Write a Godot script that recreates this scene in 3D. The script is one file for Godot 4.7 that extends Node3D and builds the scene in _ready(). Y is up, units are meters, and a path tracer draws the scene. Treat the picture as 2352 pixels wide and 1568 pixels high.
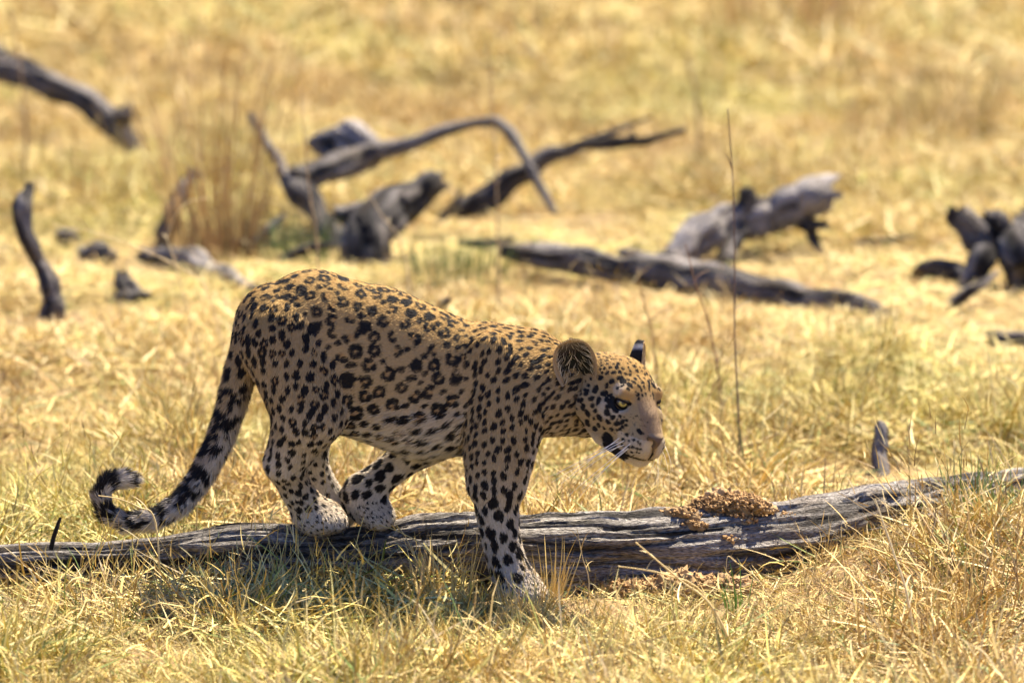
extends Node3D

const DIST := 14.0
const PITCH := deg_to_rad(8.0)
var eye := Vector3(0, 0.6 + DIST * sin(PITCH), DIST * cos(PITCH))
var rng := RandomNumberGenerator.new()
var used_names := {}
var nz_big := FastNoiseLite.new()
var nz_mid := FastNoiseLite.new()
var nz_fine := FastNoiseLite.new()
var M := {}
var dead_at := PackedVector3Array()   # where dead wood lies low: x, z, reach
var log_axis: Array = []          # foreground log, Vector3 centre + radius

# ------------------------------------------------------------------ helpers
func numbered(called: String) -> String:
	if not used_names.has(called):
		used_names[called] = 0
		return called
	used_names[called] += 1
	return "%s_%03d" % [called, used_names[called]]

func thing(called: String, label: String, category: String, where := Vector3.ZERO, group := "") -> Node3D:
	var o := Node3D.new()
	o.name = numbered(called)
	add_child(o)
	o.position = where
	o.set_meta("label", label)
	o.set_meta("category", category)
	if group != "":
		o.set_meta("group", group)
	return o

func tag(o: Node3D, label: String, category: String, group := "", kind := "") -> void:
	if label != "":
		o.set_meta("label", label)
	if category != "":
		o.set_meta("category", category)
	if group != "":
		o.set_meta("group", group)
	if kind != "":
		o.set_meta("kind", kind)

func put(called: String, mesh: Mesh, mat: Material, parent: Node = null) -> MeshInstance3D:
	var o := MeshInstance3D.new()
	o.mesh = mesh
	o.material_override = mat
	if parent == null:
		o.name = numbered(called)
		add_child(o)
	else:
		var n := called
		var k := 0
		while parent.has_node(n):
			k += 1
			n = "%s_%03d" % [called, k]
		o.name = n
		parent.add_child(o)
	return o

# a point seen at (px, py) of a 2352 x 1568 picture, on the upright plane at depth z
func ray(px: float, py: float) -> Vector3:
	var sx := (px - 1176.0) / 14000.0
	var sy := (784.0 - py) / 14000.0
	return Vector3(sx, -sin(PITCH) + cos(PITCH) * sy, -cos(PITCH) - sin(PITCH) * sy)

func at(px: float, py: float, z: float) -> Vector3:
	var d := ray(px, py)
	return eye + d * ((z - eye.z) / d.z)

func ground_at(px: float, py: float) -> Vector3:
	var d := ray(px, py)
	var p := eye + d * (-eye.y / d.y)
	return Vector3(p.x, ground_h(p.x, p.z), p.z)

func ground_h(x: float, z: float) -> float:
	var h := nz_big.get_noise_2d(x * 40.0, z * 40.0) * 0.025 + nz_big.get_noise_2d(x * 160.0 + 50.0, z * 160.0) * 0.012
	var dx := (x - 1.12) / 0.42
	var dz := (z + 0.42) / 0.40
	h += 0.085 * exp(-(dx * dx + dz * dz))
	return h - 0.012

func sm(a: float, b: float, x: float) -> float:
	return smoothstep(a, b, x)

func mesh_of(v: PackedVector3Array, idx: PackedInt32Array, col := PackedColorArray(), nrm := PackedVector3Array(), uv := PackedVector2Array()) -> ArrayMesh:
	var a := []
	a.resize(Mesh.ARRAY_MAX)
	a[Mesh.ARRAY_VERTEX] = v
	a[Mesh.ARRAY_INDEX] = idx
	if col.size():
		a[Mesh.ARRAY_COLOR] = col
	if nrm.size():
		a[Mesh.ARRAY_NORMAL] = nrm
	if uv.size():
		a[Mesh.ARRAY_TEX_UV] = uv
	var m := ArrayMesh.new()
	m.add_surface_from_arrays(Mesh.PRIMITIVE_TRIANGLES, a)
	return m

func smooth_normals(v: PackedVector3Array, idx: PackedInt32Array) -> PackedVector3Array:
	var n := PackedVector3Array()
	n.resize(v.size())
	for i in range(0, idx.size(), 3):
		var a := idx[i]
		var b := idx[i + 1]
		var c := idx[i + 2]
		var f := (v[c] - v[a]).cross(v[b] - v[a])
		n[a] += f
		n[b] += f
		n[c] += f
	for i in n.size():
		n[i] = n[i].normalized()
	return n

func col_mat(rough := 0.85, spec := 0.3, back := 0.0) -> StandardMaterial3D:
	var m := StandardMaterial3D.new()
	m.vertex_color_use_as_albedo = true
	m.roughness = rough
	m.metallic_specular = spec
	if back > 0.0:
		m.backlight_enabled = true
		m.backlight = Color(back, back, back)
	return m

func curve_pts(pts: Array, n: int) -> Array:
	# Catmull-Rom through Vector4 (xyz + radius)
	var outp := []
	var last := pts.size() - 1
	for k in n + 1:
		var t := float(k) / n * last
		var i := mini(int(t), last - 1)
		var f := t - i
		var p0: Vector4 = pts[maxi(i - 1, 0)]
		var p1: Vector4 = pts[i]
		var p2: Vector4 = pts[i + 1]
		var p3: Vector4 = pts[mini(i + 2, last)]
		outp.append(0.5 * (2.0 * p1 + (p2 - p0) * f + (2.0 * p0 - 5.0 * p1 + 4.0 * p2 - p3) * f * f + (3.0 * p1 - p0 - 3.0 * p2 + p3) * f * f * f))
	return outp

func v3(p: Vector4) -> Vector3:
	return Vector3(p.x, p.y, p.z)

# ------------------------------------------------------------------ setup
func setup() -> void:
	rng.seed = 7
	for n in [[nz_big, 3, 0.01], [nz_mid, 11, 0.01], [nz_fine, 23, 0.01]]:
		n[0].seed = n[1]
		n[0].frequency = n[2]
		n[0].noise_type = FastNoiseLite.TYPE_SIMPLEX_SMOOTH
		n[0].fractal_octaves = 2
	var cam := Camera3D.new()
	cam.name = "camera"
	add_child(cam)
	cam.position = eye
	cam.rotation = Vector3(-PITCH, 0, 0)
	var at_ := CameraAttributesPhysical.new()
	at_.frustum_focal_length = 12.0 / (784.0 / 14000.0)
	at_.frustum_focus_distance = DIST - 0.03
	at_.frustum_near = 0.5
	at_.frustum_far = 900.0
	at_.exposure_aperture = 3.1
	cam.attributes = at_
	cam.current = true
	var we := WorldEnvironment.new()
	we.name = "environment"
	var e := Environment.new()
	e.background_mode = Environment.BG_SKY
	var sky := Sky.new()
	var sm_ := ProceduralSkyMaterial.new()
	sm_.sky_top_color = Color(0.22, 0.40, 0.72)
	sm_.sky_horizon_color = Color(0.72, 0.80, 0.88)
	sm_.sky_curve = 0.14
	sm_.ground_horizon_color = Color(0.66, 0.60, 0.46)
	sm_.ground_bottom_color = Color(0.45, 0.36, 0.22)
	sm_.sky_energy_multiplier = 0.75
	sky.sky_material = sm_
	e.sky = sky
	e.tonemap_mode = Environment.TONE_MAPPER_LINEAR
	e.tonemap_exposure = 4.0
	e.sdfgi_enabled = true
	e.ssao_enabled = true
	e.ssil_enabled = true
	we.environment = e
	add_child(we)
	var sun := DirectionalLight3D.new()
	sun.name = "sun"
	sun.light_energy = 1.6
	sun.light_color = Color(1.0, 0.95, 0.86)
	sun.light_angular_distance = 0.5
	sun.shadow_enabled = true
	add_child(sun)
	sun.look_at_from_position(Vector3.ZERO, -Vector3(0.32, 0.84, -0.42), Vector3.UP)

func _ready() -> void:
	setup()
	make_materials()
	build_ground()
	build_log()
	build_deadwood()
	build_leopard()
	build_grass()
	build_stalks()

func make_materials() -> void:
	M.wood = col_mat(0.9, 0.25)
	var n := NoiseTexture2D.new()
	n.width = 512
	n.height = 512
	n.seamless = true
	var f := FastNoiseLite.new()
	f.seed = 5
	f.frequency = 0.03
	f.fractal_octaves = 4
	n.noise = f
	M.wood.heightmap_enabled = true
	M.wood.heightmap_texture = n
	M.wood.heightmap_scale = 0.9
	var n2 := NoiseTexture2D.new()
	n2.width = 512
	n2.height = 512
	n2.seamless = true
	n2.noise = f
	var wr := Gradient.new()
	wr.offsets = PackedFloat32Array([0.15, 0.5, 0.85])
	wr.colors = PackedColorArray([Color(0.5, 0.49, 0.48), Color(0.85, 0.84, 0.83), Color(1, 1, 1)])
	n2.color_ramp = wr
	M.wood.albedo_texture = n2
	M.wood.uv1_scale = Vector3(3.0, 1.6, 1.0)
	M.fur = col_mat(0.65, 0.2, 0.22)
	M.skin = col_mat(0.8, 0.2)
	M.grass = col_mat(0.6, 0.35, 0.3)
	M.soil = col_mat(0.95, 0.15)
	M.stem = col_mat(0.8, 0.25)
	var g := StandardMaterial3D.new()
	g.albedo_color = Color(0.30, 0.20, 0.085).linear_to_srgb()
	g.roughness = 0.95
	var nt := NoiseTexture2D.new()
	nt.width = 512
	nt.height = 512
	nt.seamless = true
	var f2 := FastNoiseLite.new()
	f2.seed = 9
	f2.frequency = 0.02
	f2.fractal_octaves = 5
	nt.noise = f2
	var ramp := Gradient.new()
	ramp.colors = PackedColorArray([Color(0.55, 0.5, 0.42), Color(1, 0.97, 0.9)])
	nt.color_ramp = ramp
	g.albedo_texture = nt
	g.uv1_triplanar = true
	g.uv1_world_triplanar = true
	g.uv1_scale = Vector3(0.9, 0.9, 0.9)
	M.ground = g

# ------------------------------------------------------------------ ground
func build_ground() -> void:
	var xs := PackedFloat32Array()
	var zs := PackedFloat32Array()
	var x := -6.0
	while x <= 6.001:
		xs.append(x)
		x += 0.12
	var z := -34.0
	while z <= 4.001:
		zs.append(z)
		z += 0.12 if z > -8.0 else 0.3
	var far_steps := [8.0, 12.0, 20.0, 40.0, 80.0, 160.0, 330.0]
	for d in far_steps:
		xs.append(d)
		xs.insert(0, -d)
		zs.append(d)
		zs.insert(0, -d - 30.0)
	var v := PackedVector3Array()
	var idx := PackedInt32Array()
	for j in zs.size():
		for i in xs.size():
			v.append(Vector3(xs[i], ground_h(xs[i], zs[j]), zs[j]))
	var w := xs.size()
	for j in zs.size() - 1:
		for i in w - 1:
			var a := j * w + i
			idx.append_array(PackedInt32Array([a, a + 1, a + w + 1, a, a + w + 1, a + w]))
	var o := put("ground", mesh_of(v, idx, PackedColorArray(), smooth_normals(v, idx)), M.ground)
	tag(o, "", "", "", "structure")

# ------------------------------------------------------------------ wood
# pts: Array of Vector4 (centre, radius); returns a weathered limb
func limb_arrays(pts: Array, rings: int, seg: int, sd: float, rough := 1.0, dark := Color(0.07, 0.065, 0.065), pale := Color(0.30, 0.27, 0.25), pale_bias := 0.0, lump := 0.10, jag := 0.6) -> Array:
	var c := curve_pts(pts, rings)
	var v := PackedVector3Array()
	var col := PackedColorArray()
	var uv := PackedVector2Array()
	var idx := PackedInt32Array()
	var s := 0.0
	var up := Vector3(0.13, 1.0, 0.21).normalized()
	var prev := Vector3.ZERO
	for k in rings + 1:
		var p := v3(c[k])
		var r: float = c[k].w
		var t := (v3(c[mini(k + 1, rings)]) - v3(c[maxi(k - 1, 0)])).normalized()
		if k > 0:
			s += p.distance_to(prev)
		prev = p
		var sx := up.cross(t)
		if sx.length() < 0.2:
			sx = Vector3(1, 0, 0).cross(t)
		sx = sx.normalized()
		var sy := t.cross(sx).normalized()
		up = sy
		for i in seg + 1:
			var a := TAU * float(i % seg) / seg
			var ca := cos(a)
			var sa := sin(a)
			var cx := ca * r * 1000.0
			var cy := sa * r * 1000.0
			var sl := s * 1000.0
			# long furrows along the grain, cracks, lumps
			var twist := nz_mid.get_noise_3d(cx * 0.35 + sd, cy * 0.35, sl * 0.12) * 26.0
			var g := nz_fine.get_noise_3d(cx * 4.6 + sd * 1.7 + twist * 2.0, cy * 4.6 + twist, sl * 0.25)
			var g2 := nz_fine.get_noise_3d(cx * 8.0 + sd * 3.1 + twist * 3.0, cy * 8.0 + twist, sl * 0.5 + 900.0)
			var crack := 1.0 - sm(0.0, 0.10, absf(nz_mid.get_noise_3d(cx * 2.7 + sd * 2.3 + twist, cy * 2.7 + twist, sl * 0.13 + 400.0)))
			var l := nz_big.get_noise_3d(cx * 0.5 + sd, cy * 0.5, sl * 0.35)
			var d := r * lump * l + rough * (0.0045 * g + 0.0022 * g2 - 0.011 * crack) * clampf(r / 0.06, 0.25, 1.2)
			var off := t * 0.0
			if k == 0 or k == rings:
				off = t * nz_fine.get_noise_2d(a * 60.0 + sd, k * 9.0) * r * jag
			v.append(p + (sx * ca + sy * sa) * (r + d) + off)
			var streak := nz_fine.get_noise_3d(cx * 2.2 + sd * 5.0 + twist, cy * 2.2 + twist, sl * 0.16 + 77.0)
			var q := clampf(0.36 + pale_bias + streak * 1.0 + g2 * 0.5 + g * 0.45, 0.0, 1.0)
			var cc := dark.lerp(pale, q)
			var br := clampf(nz_big.get_noise_3d(cx * 0.9, cy * 0.9 + sd, sl * 0.4) * 1.4, 0.0, 1.0)
			cc = cc.lerp(Color(0.26, 0.19, 0.12), br * 0.35)
			col.append(cc)
			uv.append(Vector2(float(i) / seg * maxf(1.0, round(r * 40.0)), s * 2.0))
	var w := seg + 1
	for k in rings:
		for i in seg:
			var a := k * w + i
			idx.append_array(PackedInt32Array([a, a + w, a + 1, a + 1, a + w, a + w + 1]))
	for e in [0, rings]:
		var m := v.size()
		var cen := Vector3.ZERO
		for i in seg:
			cen += v[e * w + i]
		cen /= seg
		v.append(cen + (v3(c[1]) - v3(c[0])).normalized() * (0.012 if e == 0 else -0.012))
		col.append(dark.lerp(pale, 0.35))
		uv.append(Vector2(0.5, s))
		# the cap keeps vertices of its own so that its edge stays sharp
		for i in seg:
			v.append(v[e * w + i])
			col.append(dark.lerp(pale, 0.25 + 0.5 * rng.randf()))
			uv.append(Vector2(0.5 + 0.4 * cos(TAU * i / seg), 0.5 + 0.4 * sin(TAU * i / seg)))
		for i in seg:
			var j := (i + 1) % seg
			if e == 0:
				idx.append_array(PackedInt32Array([m, m + 1 + i, m + 1 + j]))
			else:
				idx.append_array(PackedInt32Array([m, m + 1 + j, m + 1 + i]))
	return [v, idx, col, uv]

func join_arrays(list: Array) -> ArrayMesh:
	var v := PackedVector3Array()
	var idx := PackedInt32Array()
	var col := PackedColorArray()
	var uv := PackedVector2Array()
	for a in list:
		var base := v.size()
		v.append_array(a[0])
		for i in a[1]:
			idx.append(i + base)
		col.append_array(a[2])
		uv.append_array(a[3])
	return mesh_of(v, idx, col, smooth_normals(v, idx), uv)

# list: Array of [px, py, z, radius in metres]
func px_limb(list: Array) -> Array:
	var o := []
	for a in list:
		var p := at(a[0], a[1], a[2])
		o.append(Vector4(p.x, p.y, p.z, a[3] * 1.12))
	return o

func build_log() -> void:
	# px, top edge py, z, radius
	var spec := [[-200, 1272, -0.17, 0.04], [-60, 1254, -0.17, 0.046], [90, 1243, -0.16, 0.052], [240, 1246, -0.16, 0.05], [370, 1236, -0.15, 0.052], [470, 1219, -0.14, 0.062], [575, 1202, -0.13, 0.07], [740, 1212, -0.12, 0.07],
		[860, 1204, -0.13, 0.076], [980, 1186, -0.145, 0.088], [1120, 1180, -0.16, 0.094], [1300, 1182, -0.175, 0.096], [1550, 1174, -0.26, 0.098], [1750, 1160, -0.37, 0.096], [1900, 1136, -0.5, 0.096], [2100, 1106, -0.7, 0.098], [2352, 1074, -0.95, 0.102], [2560, 1054, -1.15, 0.1]]
	for a in spec:
		var p := at(a[0], a[1], a[2])
		log_axis.append(Vector4(p.x, p.y - a[3], p.z, a[3]))
	var arr := limb_arrays(log_axis, 540, 150, 3.0, 1.2, Color(0.045, 0.041, 0.038), Color(0.49, 0.455, 0.415), 0.12, 0.15)
	var o := put("fallen_log", join_arrays([arr]), M.wood)
	tag(o, "long grey weathered log lying across the foreground under the leopard's hind paws", "log")

func soil_lump(r: Vector3, sd: float, amp: float, seg := 40, rings := 20) -> ArrayMesh:
	var v := PackedVector3Array()
	var col := PackedColorArray()
	var idx := PackedInt32Array()
	for k in rings + 1:
		var th := PI * (0.02 + 0.96 * float(k) / rings)
		for i in seg + 1:
			var a := TAU * float(i % seg) / seg
			var d := Vector3(sin(th) * cos(a), cos(th), sin(th) * sin(a))
			var q := d * r * 1000.0
			var n := nz_mid.get_noise_3d(q.x * 2.2 + sd, q.y * 2.2, q.z * 2.2) * 0.55 + absf(nz_fine.get_noise_3d(q.x * 6.0 + sd, q.y * 6.0, q.z * 6.0)) * 0.55 + nz_fine.get_noise_3d(q.x * 16.0, q.y * 16.0 + sd, q.z * 16.0) * 0.35
			v.append(d * r + d * amp * n)
			var c := Color(0.42, 0.285, 0.145).lerp(Color(0.19, 0.125, 0.065), clampf(0.5 + nz_big.get_noise_3d(q.x * 3.0 + sd, q.y * 3.0, q.z * 3.0) * 1.2, 0, 1))
			col.append(c)
	var w := seg + 1
	for k in rings:
		for i in seg:
			var a := k * w + i
			idx.append_array(PackedInt32Array([a, a + w, a + 1, a + 1, a + w, a + w + 1]))
	return mesh_of(v, idx, col, smooth_normals(v, idx))

func crumbs(parent: Node3D, centre: Vector3, spread: Vector3, n: int, size: float) -> void:
	var s := soil_lump(Vector3(0.3, 0.3, 0.3), 5.0 + size * 1000.0, 0.55, 9, 6)
	var mm := MultiMesh.new()
	mm.transform_format = MultiMesh.TRANSFORM_3D
	mm.use_colors = true
	mm.mesh = s
	mm.instance_count = n
	for i in n:
		var b := Basis.from_euler(Vector3(rng.randf() * TAU, rng.randf() * TAU, rng.randf() * TAU)).scaled(Vector3(1, 1, 1) * size * clampf(exp(rng.randfn(-0.35, 0.6)), 0.2, 2.4) * Vector3(rng.randf_range(0.6, 1.3), rng.randf_range(0.6, 1.0), rng.randf_range(0.6, 1.3)))
		var a := rng.randf() * TAU
		var r := sqrt(rng.randf())
		var y := sqrt(maxf(0.0, 1.0 - r * r))
		mm.set_instance_transform(i, Transform3D(b, centre + Vector3(cos(a) * r, y * rng.randf_range(0.75, 1.08), sin(a) * r) * spread))
		mm.set_instance_color(i, Color(1.3, 1.2, 1.1).lerp(Color(0.55, 0.5, 0.45), rng.randf()))
	var o := MultiMeshInstance3D.new()
	o.name = "crumb"
	o.multimesh = mm
	o.material_override = M.soil
	o.set_meta("kind", "stuff")
	if parent.has_node("crumb"):
		o.name = "crumb_001"
	parent.add_child(o)

func on_log(px: float, frac: float) -> Vector3:
	# a point on the front-top skin of the foreground log: frac 0 = top edge, 1 = lower front
	var tx := at(px, 1180, -0.2).x
	for i in log_axis.size() - 1:
		var a: Vector4 = log_axis[i]
		var b: Vector4 = log_axis[i + 1]
		if tx >= a.x and tx <= b.x:
			var p: Vector4 = a.lerp(b, (tx - a.x) / (b.x - a.x))
			var an := lerpf(PI * 0.5, -0.25, frac)
			return Vector3(p.x, p.y + sin(an) * p.w, p.z + cos(an) * p.w)
	return Vector3.ZERO

func build_deadwood() -> void:
	# soil that termites have heaped on the log
	var t := thing("soil_mound", "crumbly brown soil heap piled on top of the foreground log", "soil", on_log(1680, 0.04))
	put("heap", soil_lump(Vector3(0.058, 0.034, 0.036), 3.0, 0.036, 64, 32), M.soil, t)
	var h2 := put("heap", soil_lump(Vector3(0.03, 0.012, 0.022), 13.0, 0.022, 40, 20), M.soil, t)
	h2.position = Vector3(-0.058, -0.006, 0.02)
	var h3 := put("heap", soil_lump(Vector3(0.04, 0.014, 0.03), 23.0, 0.022, 40, 20), M.soil, t)
	crumbs(t, Vector3(0.02, -0.012, 0.03), Vector3(0.14, 0.012, 0.05), 260, 0.006)
	h3.position = Vector3(0.07, 0.0, 0.0)
	crumbs(t, Vector3(0, 0, 0.01), Vector3(0.098, 0.038, 0.055), 1700, 0.0068)
	var patches := [[1565, 0.22, 0.042, "small soil crust on the log's left of the big soil heap"], [1590, 0.44, 0.03, "thin soil smear on the log face below the left crust"], [1710, 0.42, 0.028, "soil smear on the log face just under the big heap"], [1655, 0.66, 0.038, "lowest soil smear low on the dark log face"]]
	for p in patches:
		var q := thing("soil_patch", p[3], "soil", on_log(p[0], p[1]))
		put("crust", soil_lump(Vector3(p[2], p[2] * 0.42, p[2] * 0.36), p[0], p[2] * 0.4, 36, 18), M.soil, q)
		crumbs(q, Vector3.ZERO, Vector3(p[2] * 1.25, p[2] * 0.6, p[2] * 0.6), 90, 0.007)
	# diggings under the log
	var dgs := [[1440, 1370, 0.07, "left soil lump dug out under the foreground log"], [1560, 1372, 0.10, "large soil heap with a burrow shadow under the foreground log"], [1675, 1385, 0.07, "right soil lump beside the green grass tuft under the log"]]
	for p in dgs:
		var g := at(p[0], p[1], -0.10)
		g.y = 0.0
		var q := thing("dug_soil", p[3], "soil", g)
		put("heap", soil_lump(Vector3(p[2] * 0.85, p[2] * 0.36, p[2] * 0.5), p[0] * 1.3, p[2] * 0.42, 44, 22), M.soil, q)
		crumbs(q, Vector3.ZERO, Vector3(p[2] * 1.15, p[2] * 0.42, p[2] * 0.8), 300, 0.008)
	# --- pieces behind the leopard
	deadwood("fallen_branch", "thick grey branch with a broken knot slanting in from the upper left edge", "branch", 1.0, [
		[[[-90, 95, -9.9, 0.055], [0, 148, -9.8, 0.056], [100, 190, -9.7, 0.052], [190, 232, -9.6, 0.05], [255, 282, -9.55, 0.046], [310, 338, -9.5, 0.036], [335, 362, -9.5, 0.02]], 0.0], [[[262, 285, -9.55, 0.03], [282, 266, -9.5, 0.036], [292, 240, -9.5, 0.012]], -0.25]])
	deadwood("curved_snag", "dark curved snag standing upright at the far left", "branch", 2.0, [
		[[[66, 420, -4.9, 0.016], [56, 455, -4.85, 0.024], [52, 500, -4.82, 0.03], [72, 565, -4.8, 0.026], [100, 620, -4.8, 0.028], [118, 680, -4.78, 0.03], [108, 745, -4.76, 0.032]], -0.1]])
	deadwood("leaning_stub", "short black stub leaning beside the tall brown tussock", "branch", 3.0, [
		[[[444, 392, -6.7, 0.018], [415, 440, -6.65, 0.026], [392, 490, -6.6, 0.028], [375, 535, -6.6, 0.03], [368, 570, -6.6, 0.026]], -0.4]])
	deadwood("short_log", "short pale grey log lying just left of the leopard's rump", "log", 4.0, [
		[[[330, 585, -6.0, 0.024], [380, 592, -5.9, 0.036], [450, 604, -5.8, 0.038], [520, 632, -5.6, 0.034], [585, 668, -5.4, 0.018]], 0.2]])
	deadwood("root_lump", "small dark root lump in the grass behind the tail", "stump", 5.0, [
		[[[282, 628, -5.3, 0.022], [290, 660, -5.25, 0.036], [302, 692, -5.2, 0.04]], -0.3], [[[270, 690, -5.2, 0.024], [310, 690, -5.2, 0.03], [340, 680, -5.2, 0.014]], -0.2]])
	deadwood("wood_chunk", "low dark wood chunk between the snag and the black stub", "wood", 6.0, [[[[182, 582, -6.2, 0.018], [225, 578, -6.2, 0.036], [256, 592, -6.2, 0.02]], -0.3]])
	deadwood("wood_chunk", "smallest dark wood chunk right behind the curved snag", "wood", 6.5, [[[[128, 545, -6.6, 0.016], [150, 546, -6.6, 0.028], [172, 552, -6.6, 0.014]], -0.3]])
	deadwood("forked_branch", "forked dead branch with a long arm bent sharply down at its end", "branch", 7.0, [
		[[[574, 262, -7.3, 0.009], [596, 300, -7.2, 0.013], [622, 345, -7.1, 0.014], [650, 392, -7.0, 0.018], [690, 440, -6.9, 0.042], [735, 500, -6.7, 0.034], [768, 560, -6.5, 0.03], [778, 620, -6.4, 0.03]], 0.0],
		[[[672, 408, -6.95, 0.036], [740, 392, -7.0, 0.04], [830, 362, -7.1, 0.038], [910, 338, -7.1, 0.026], [1000, 308, -7.1, 0.019], [1090, 282, -7.1, 0.016], [1138, 278, -7.1, 0.016], [1176, 312, -7.0, 0.017], [1222, 390, -6.9, 0.014], [1252, 448, -6.85, 0.014], [1274, 488, -6.8, 0.011]], 0.0],
		[[[712, 330, -7.2, 0.012], [752, 318, -7.2, 0.03], [800, 312, -7.2, 0.052], [838, 345, -7.15, 0.052], [862, 372, -7.1, 0.02]], 0.25], [[[706, 322, -7.2, 0.006], [735, 340, -7.2, 0.022], [770, 368, -7.15, 0.03]], -0.25]])
	deadwood("broken_stump", "thick black broken stump leaning right behind the leopard's back", "stump", 8.0, [
		[[[1012, 414, -6.4, 0.026], [985, 424, -6.35, 0.04], [930, 462, -6.3, 0.056], [880, 500, -6.2, 0.066], [845, 545, -6.1, 0.07], [850, 610, -6.05, 0.062], [865, 660, -6.0, 0.05]], -0.35], [[[768, 488, -6.25, 0.02], [810, 498, -6.22, 0.036], [860, 505, -6.2, 0.05]], -0.1]])
	deadwood("raised_branch", "dark branch with a thin twin twig rising to the right of centre", "branch", 9.0, [
		[[[1042, 500, -7.4, 0.04], [1085, 478, -7.4, 0.046], [1140, 440, -7.4, 0.04], [1210, 392, -7.4, 0.033], [1275, 352, -7.4, 0.026], [1340, 332, -7.4, 0.022], [1440, 326, -7.4, 0.019], [1520, 312, -7.4, 0.013], [1576, 298, -7.4, 0.009]], -0.3],
		[[[1300, 340, -7.4, 0.012], [1360, 318, -7.45, 0.011], [1430, 294, -7.5, 0.009], [1502, 268, -7.5, 0.004]], -0.1], [[[1446, 330, -7.4, 0.012], [1452, 312, -7.4, 0.012], [1455, 300, -7.4, 0.006]], -0.3]])
	deadwood("pale_log", "pale grey log with a dark knot and stub legs, resting above the long log", "log", 10.0, [
		[[[1530, 605, -6.0, 0.042], [1580, 560, -6.1, 0.056], [1640, 528, -6.2, 0.058], [1700, 508, -6.3, 0.056], [1770, 494, -6.3, 0.055], [1840, 472, -6.3, 0.058], [1905, 448, -6.3, 0.055]], 0.45],
		[[[1700, 520, -6.28, 0.03], [1712, 480, -6.26, 0.03], [1718, 446, -6.25, 0.026], [1706, 436, -6.25, 0.012]], -0.4], [[[1850, 510, -6.28, 0.03], [1868, 545, -6.25, 0.018], [1890, 585, -6.2, 0.01]], -0.35], [[[1862, 520, -6.25, 0.02], [1896, 516, -6.2, 0.014]], -0.3],
		[[[1690, 530, -6.2, 0.036], [1672, 570, -6.15, 0.03], [1660, 610, -6.1, 0.03]], -0.45]])
	deadwood("long_log", "long dark split log lying behind the leopard's head", "log", 11.0, [
		[[[1160, 575, -5.9, 0.022], [1230, 584, -5.8, 0.034], [1350, 600, -5.65, 0.044], [1480, 624, -5.5, 0.048], [1600, 646, -5.35, 0.048], [1700, 662, -5.2, 0.045], [1800, 678, -5.1, 0.042], [1900, 694, -5.0, 0.038], [2000, 714, -4.9, 0.032], [2066, 736, -4.85, 0.018]], 0.0],
		[[[1425, 578, -5.8, 0.012], [1500, 596, -5.7, 0.018], [1600, 622, -5.5, 0.02], [1690, 645, -5.4, 0.022], [1780, 668, -5.25, 0.024], [1870, 690, -5.1, 0.016]], 0.1]])
	deadwood("uprooted_stump", "black uprooted stump with knobby roots at the right edge", "stump", 12.0, [
		[[[2196, 478, -5.6, 0.022], [2212, 505, -5.6, 0.042], [2240, 545, -5.58, 0.05], [2262, 575, -5.55, 0.03]], -0.35], [[[2268, 540, -5.55, 0.03], [2262, 590, -5.5, 0.04], [2240, 630, -5.45, 0.034], [2212, 690, -5.4, 0.024]], -0.45],
		[[[2258, 496, -5.6, 0.022], [2290, 512, -5.6, 0.04], [2322, 545, -5.6, 0.03]], -0.3], [[[2350, 500, -5.7, 0.03], [2375, 530, -5.65, 0.05], [2372, 600, -5.6, 0.06]], -0.25],
		[[[2110, 628, -5.6, 0.02], [2150, 616, -5.55, 0.028], [2200, 624, -5.5, 0.03], [2245, 660, -5.4, 0.024]], -0.35], [[[2330, 560, -5.6, 0.06], [2360, 630, -5.5, 0.07]], -0.2]])
	deadwood("bleached_twig", "thin bleached stick propped against the uprooted stump", "branch", 13.0, [[[[2188, 700, -5.0, 0.018], [2230, 668, -5.0, 0.017], [2262, 648, -5.05, 0.012], [2292, 626, -5.1, 0.006]], 0.35]])
	deadwood("edge_log", "dark log end poking in at the right edge beyond the grass mound", "log", 14.0, [[[[2272, 772, -4.2, 0.012], [2320, 782, -4.15, 0.022], [2420, 796, -4.1, 0.026]], -0.25]])
	deadwood("broken_post", "short brown broken post standing in the grass right of the leopard's face", "post", 15.0, [[[[2022, 978, -1.9, 0.015], [2024, 1010, -1.88, 0.017], [2020, 1045, -1.86, 0.017], [2026, 1110, -1.8, 0.016]], 0.0]])
	var twigs := [["short dark stick lying left of the black broken stump", [[640, 600, -6.0, 0.012], [700, 574, -6.0, 0.014], [765, 560, -6.0, 0.006]]], ["dark stick leaning between the brown tussock and the forked branch", [[560, 590, -6.3, 0.014], [600, 540, -6.35, 0.014], [655, 492, -6.4, 0.007]]],
		["broken stick lying below the bent arm of the forked branch", [[1180, 548, -6.4, 0.008], [1120, 560, -6.3, 0.013], [1050, 556, -6.3, 0.008]]], ["splinter of wood beside the foot of the raised branch", [[1000, 520, -7.2, 0.012], [1040, 470, -7.2, 0.012], [1062, 432, -7.2, 0.004]]],
		["dark stick low in the grass behind the rump of the leopard", [[520, 560, -6.5, 0.012], [585, 566, -6.4, 0.016], [650, 560, -6.4, 0.010]]], ["small dark stub on the skyline of the leopard's back", [[1008, 712, -4.2, 0.008], [1022, 694, -4.2, 0.010], [1034, 684, -4.2, 0.005]]],
		["thin twig lying in the grass left of the uprooted stump", [[1960, 556, -6.2, 0.004], [2040, 552, -6.2, 0.007], [2110, 540, -6.2, 0.003]]], ["small dark splinter left of the pale log", [[1450, 560, -6.6, 0.008], [1500, 572, -6.5, 0.010], [1540, 578, -6.5, 0.005]]]]
	for k in twigs.size():
		deadwood("twig", twigs[k][0], "twig", 20.0 + k, [[twigs[k][1], -0.2]])
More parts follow.
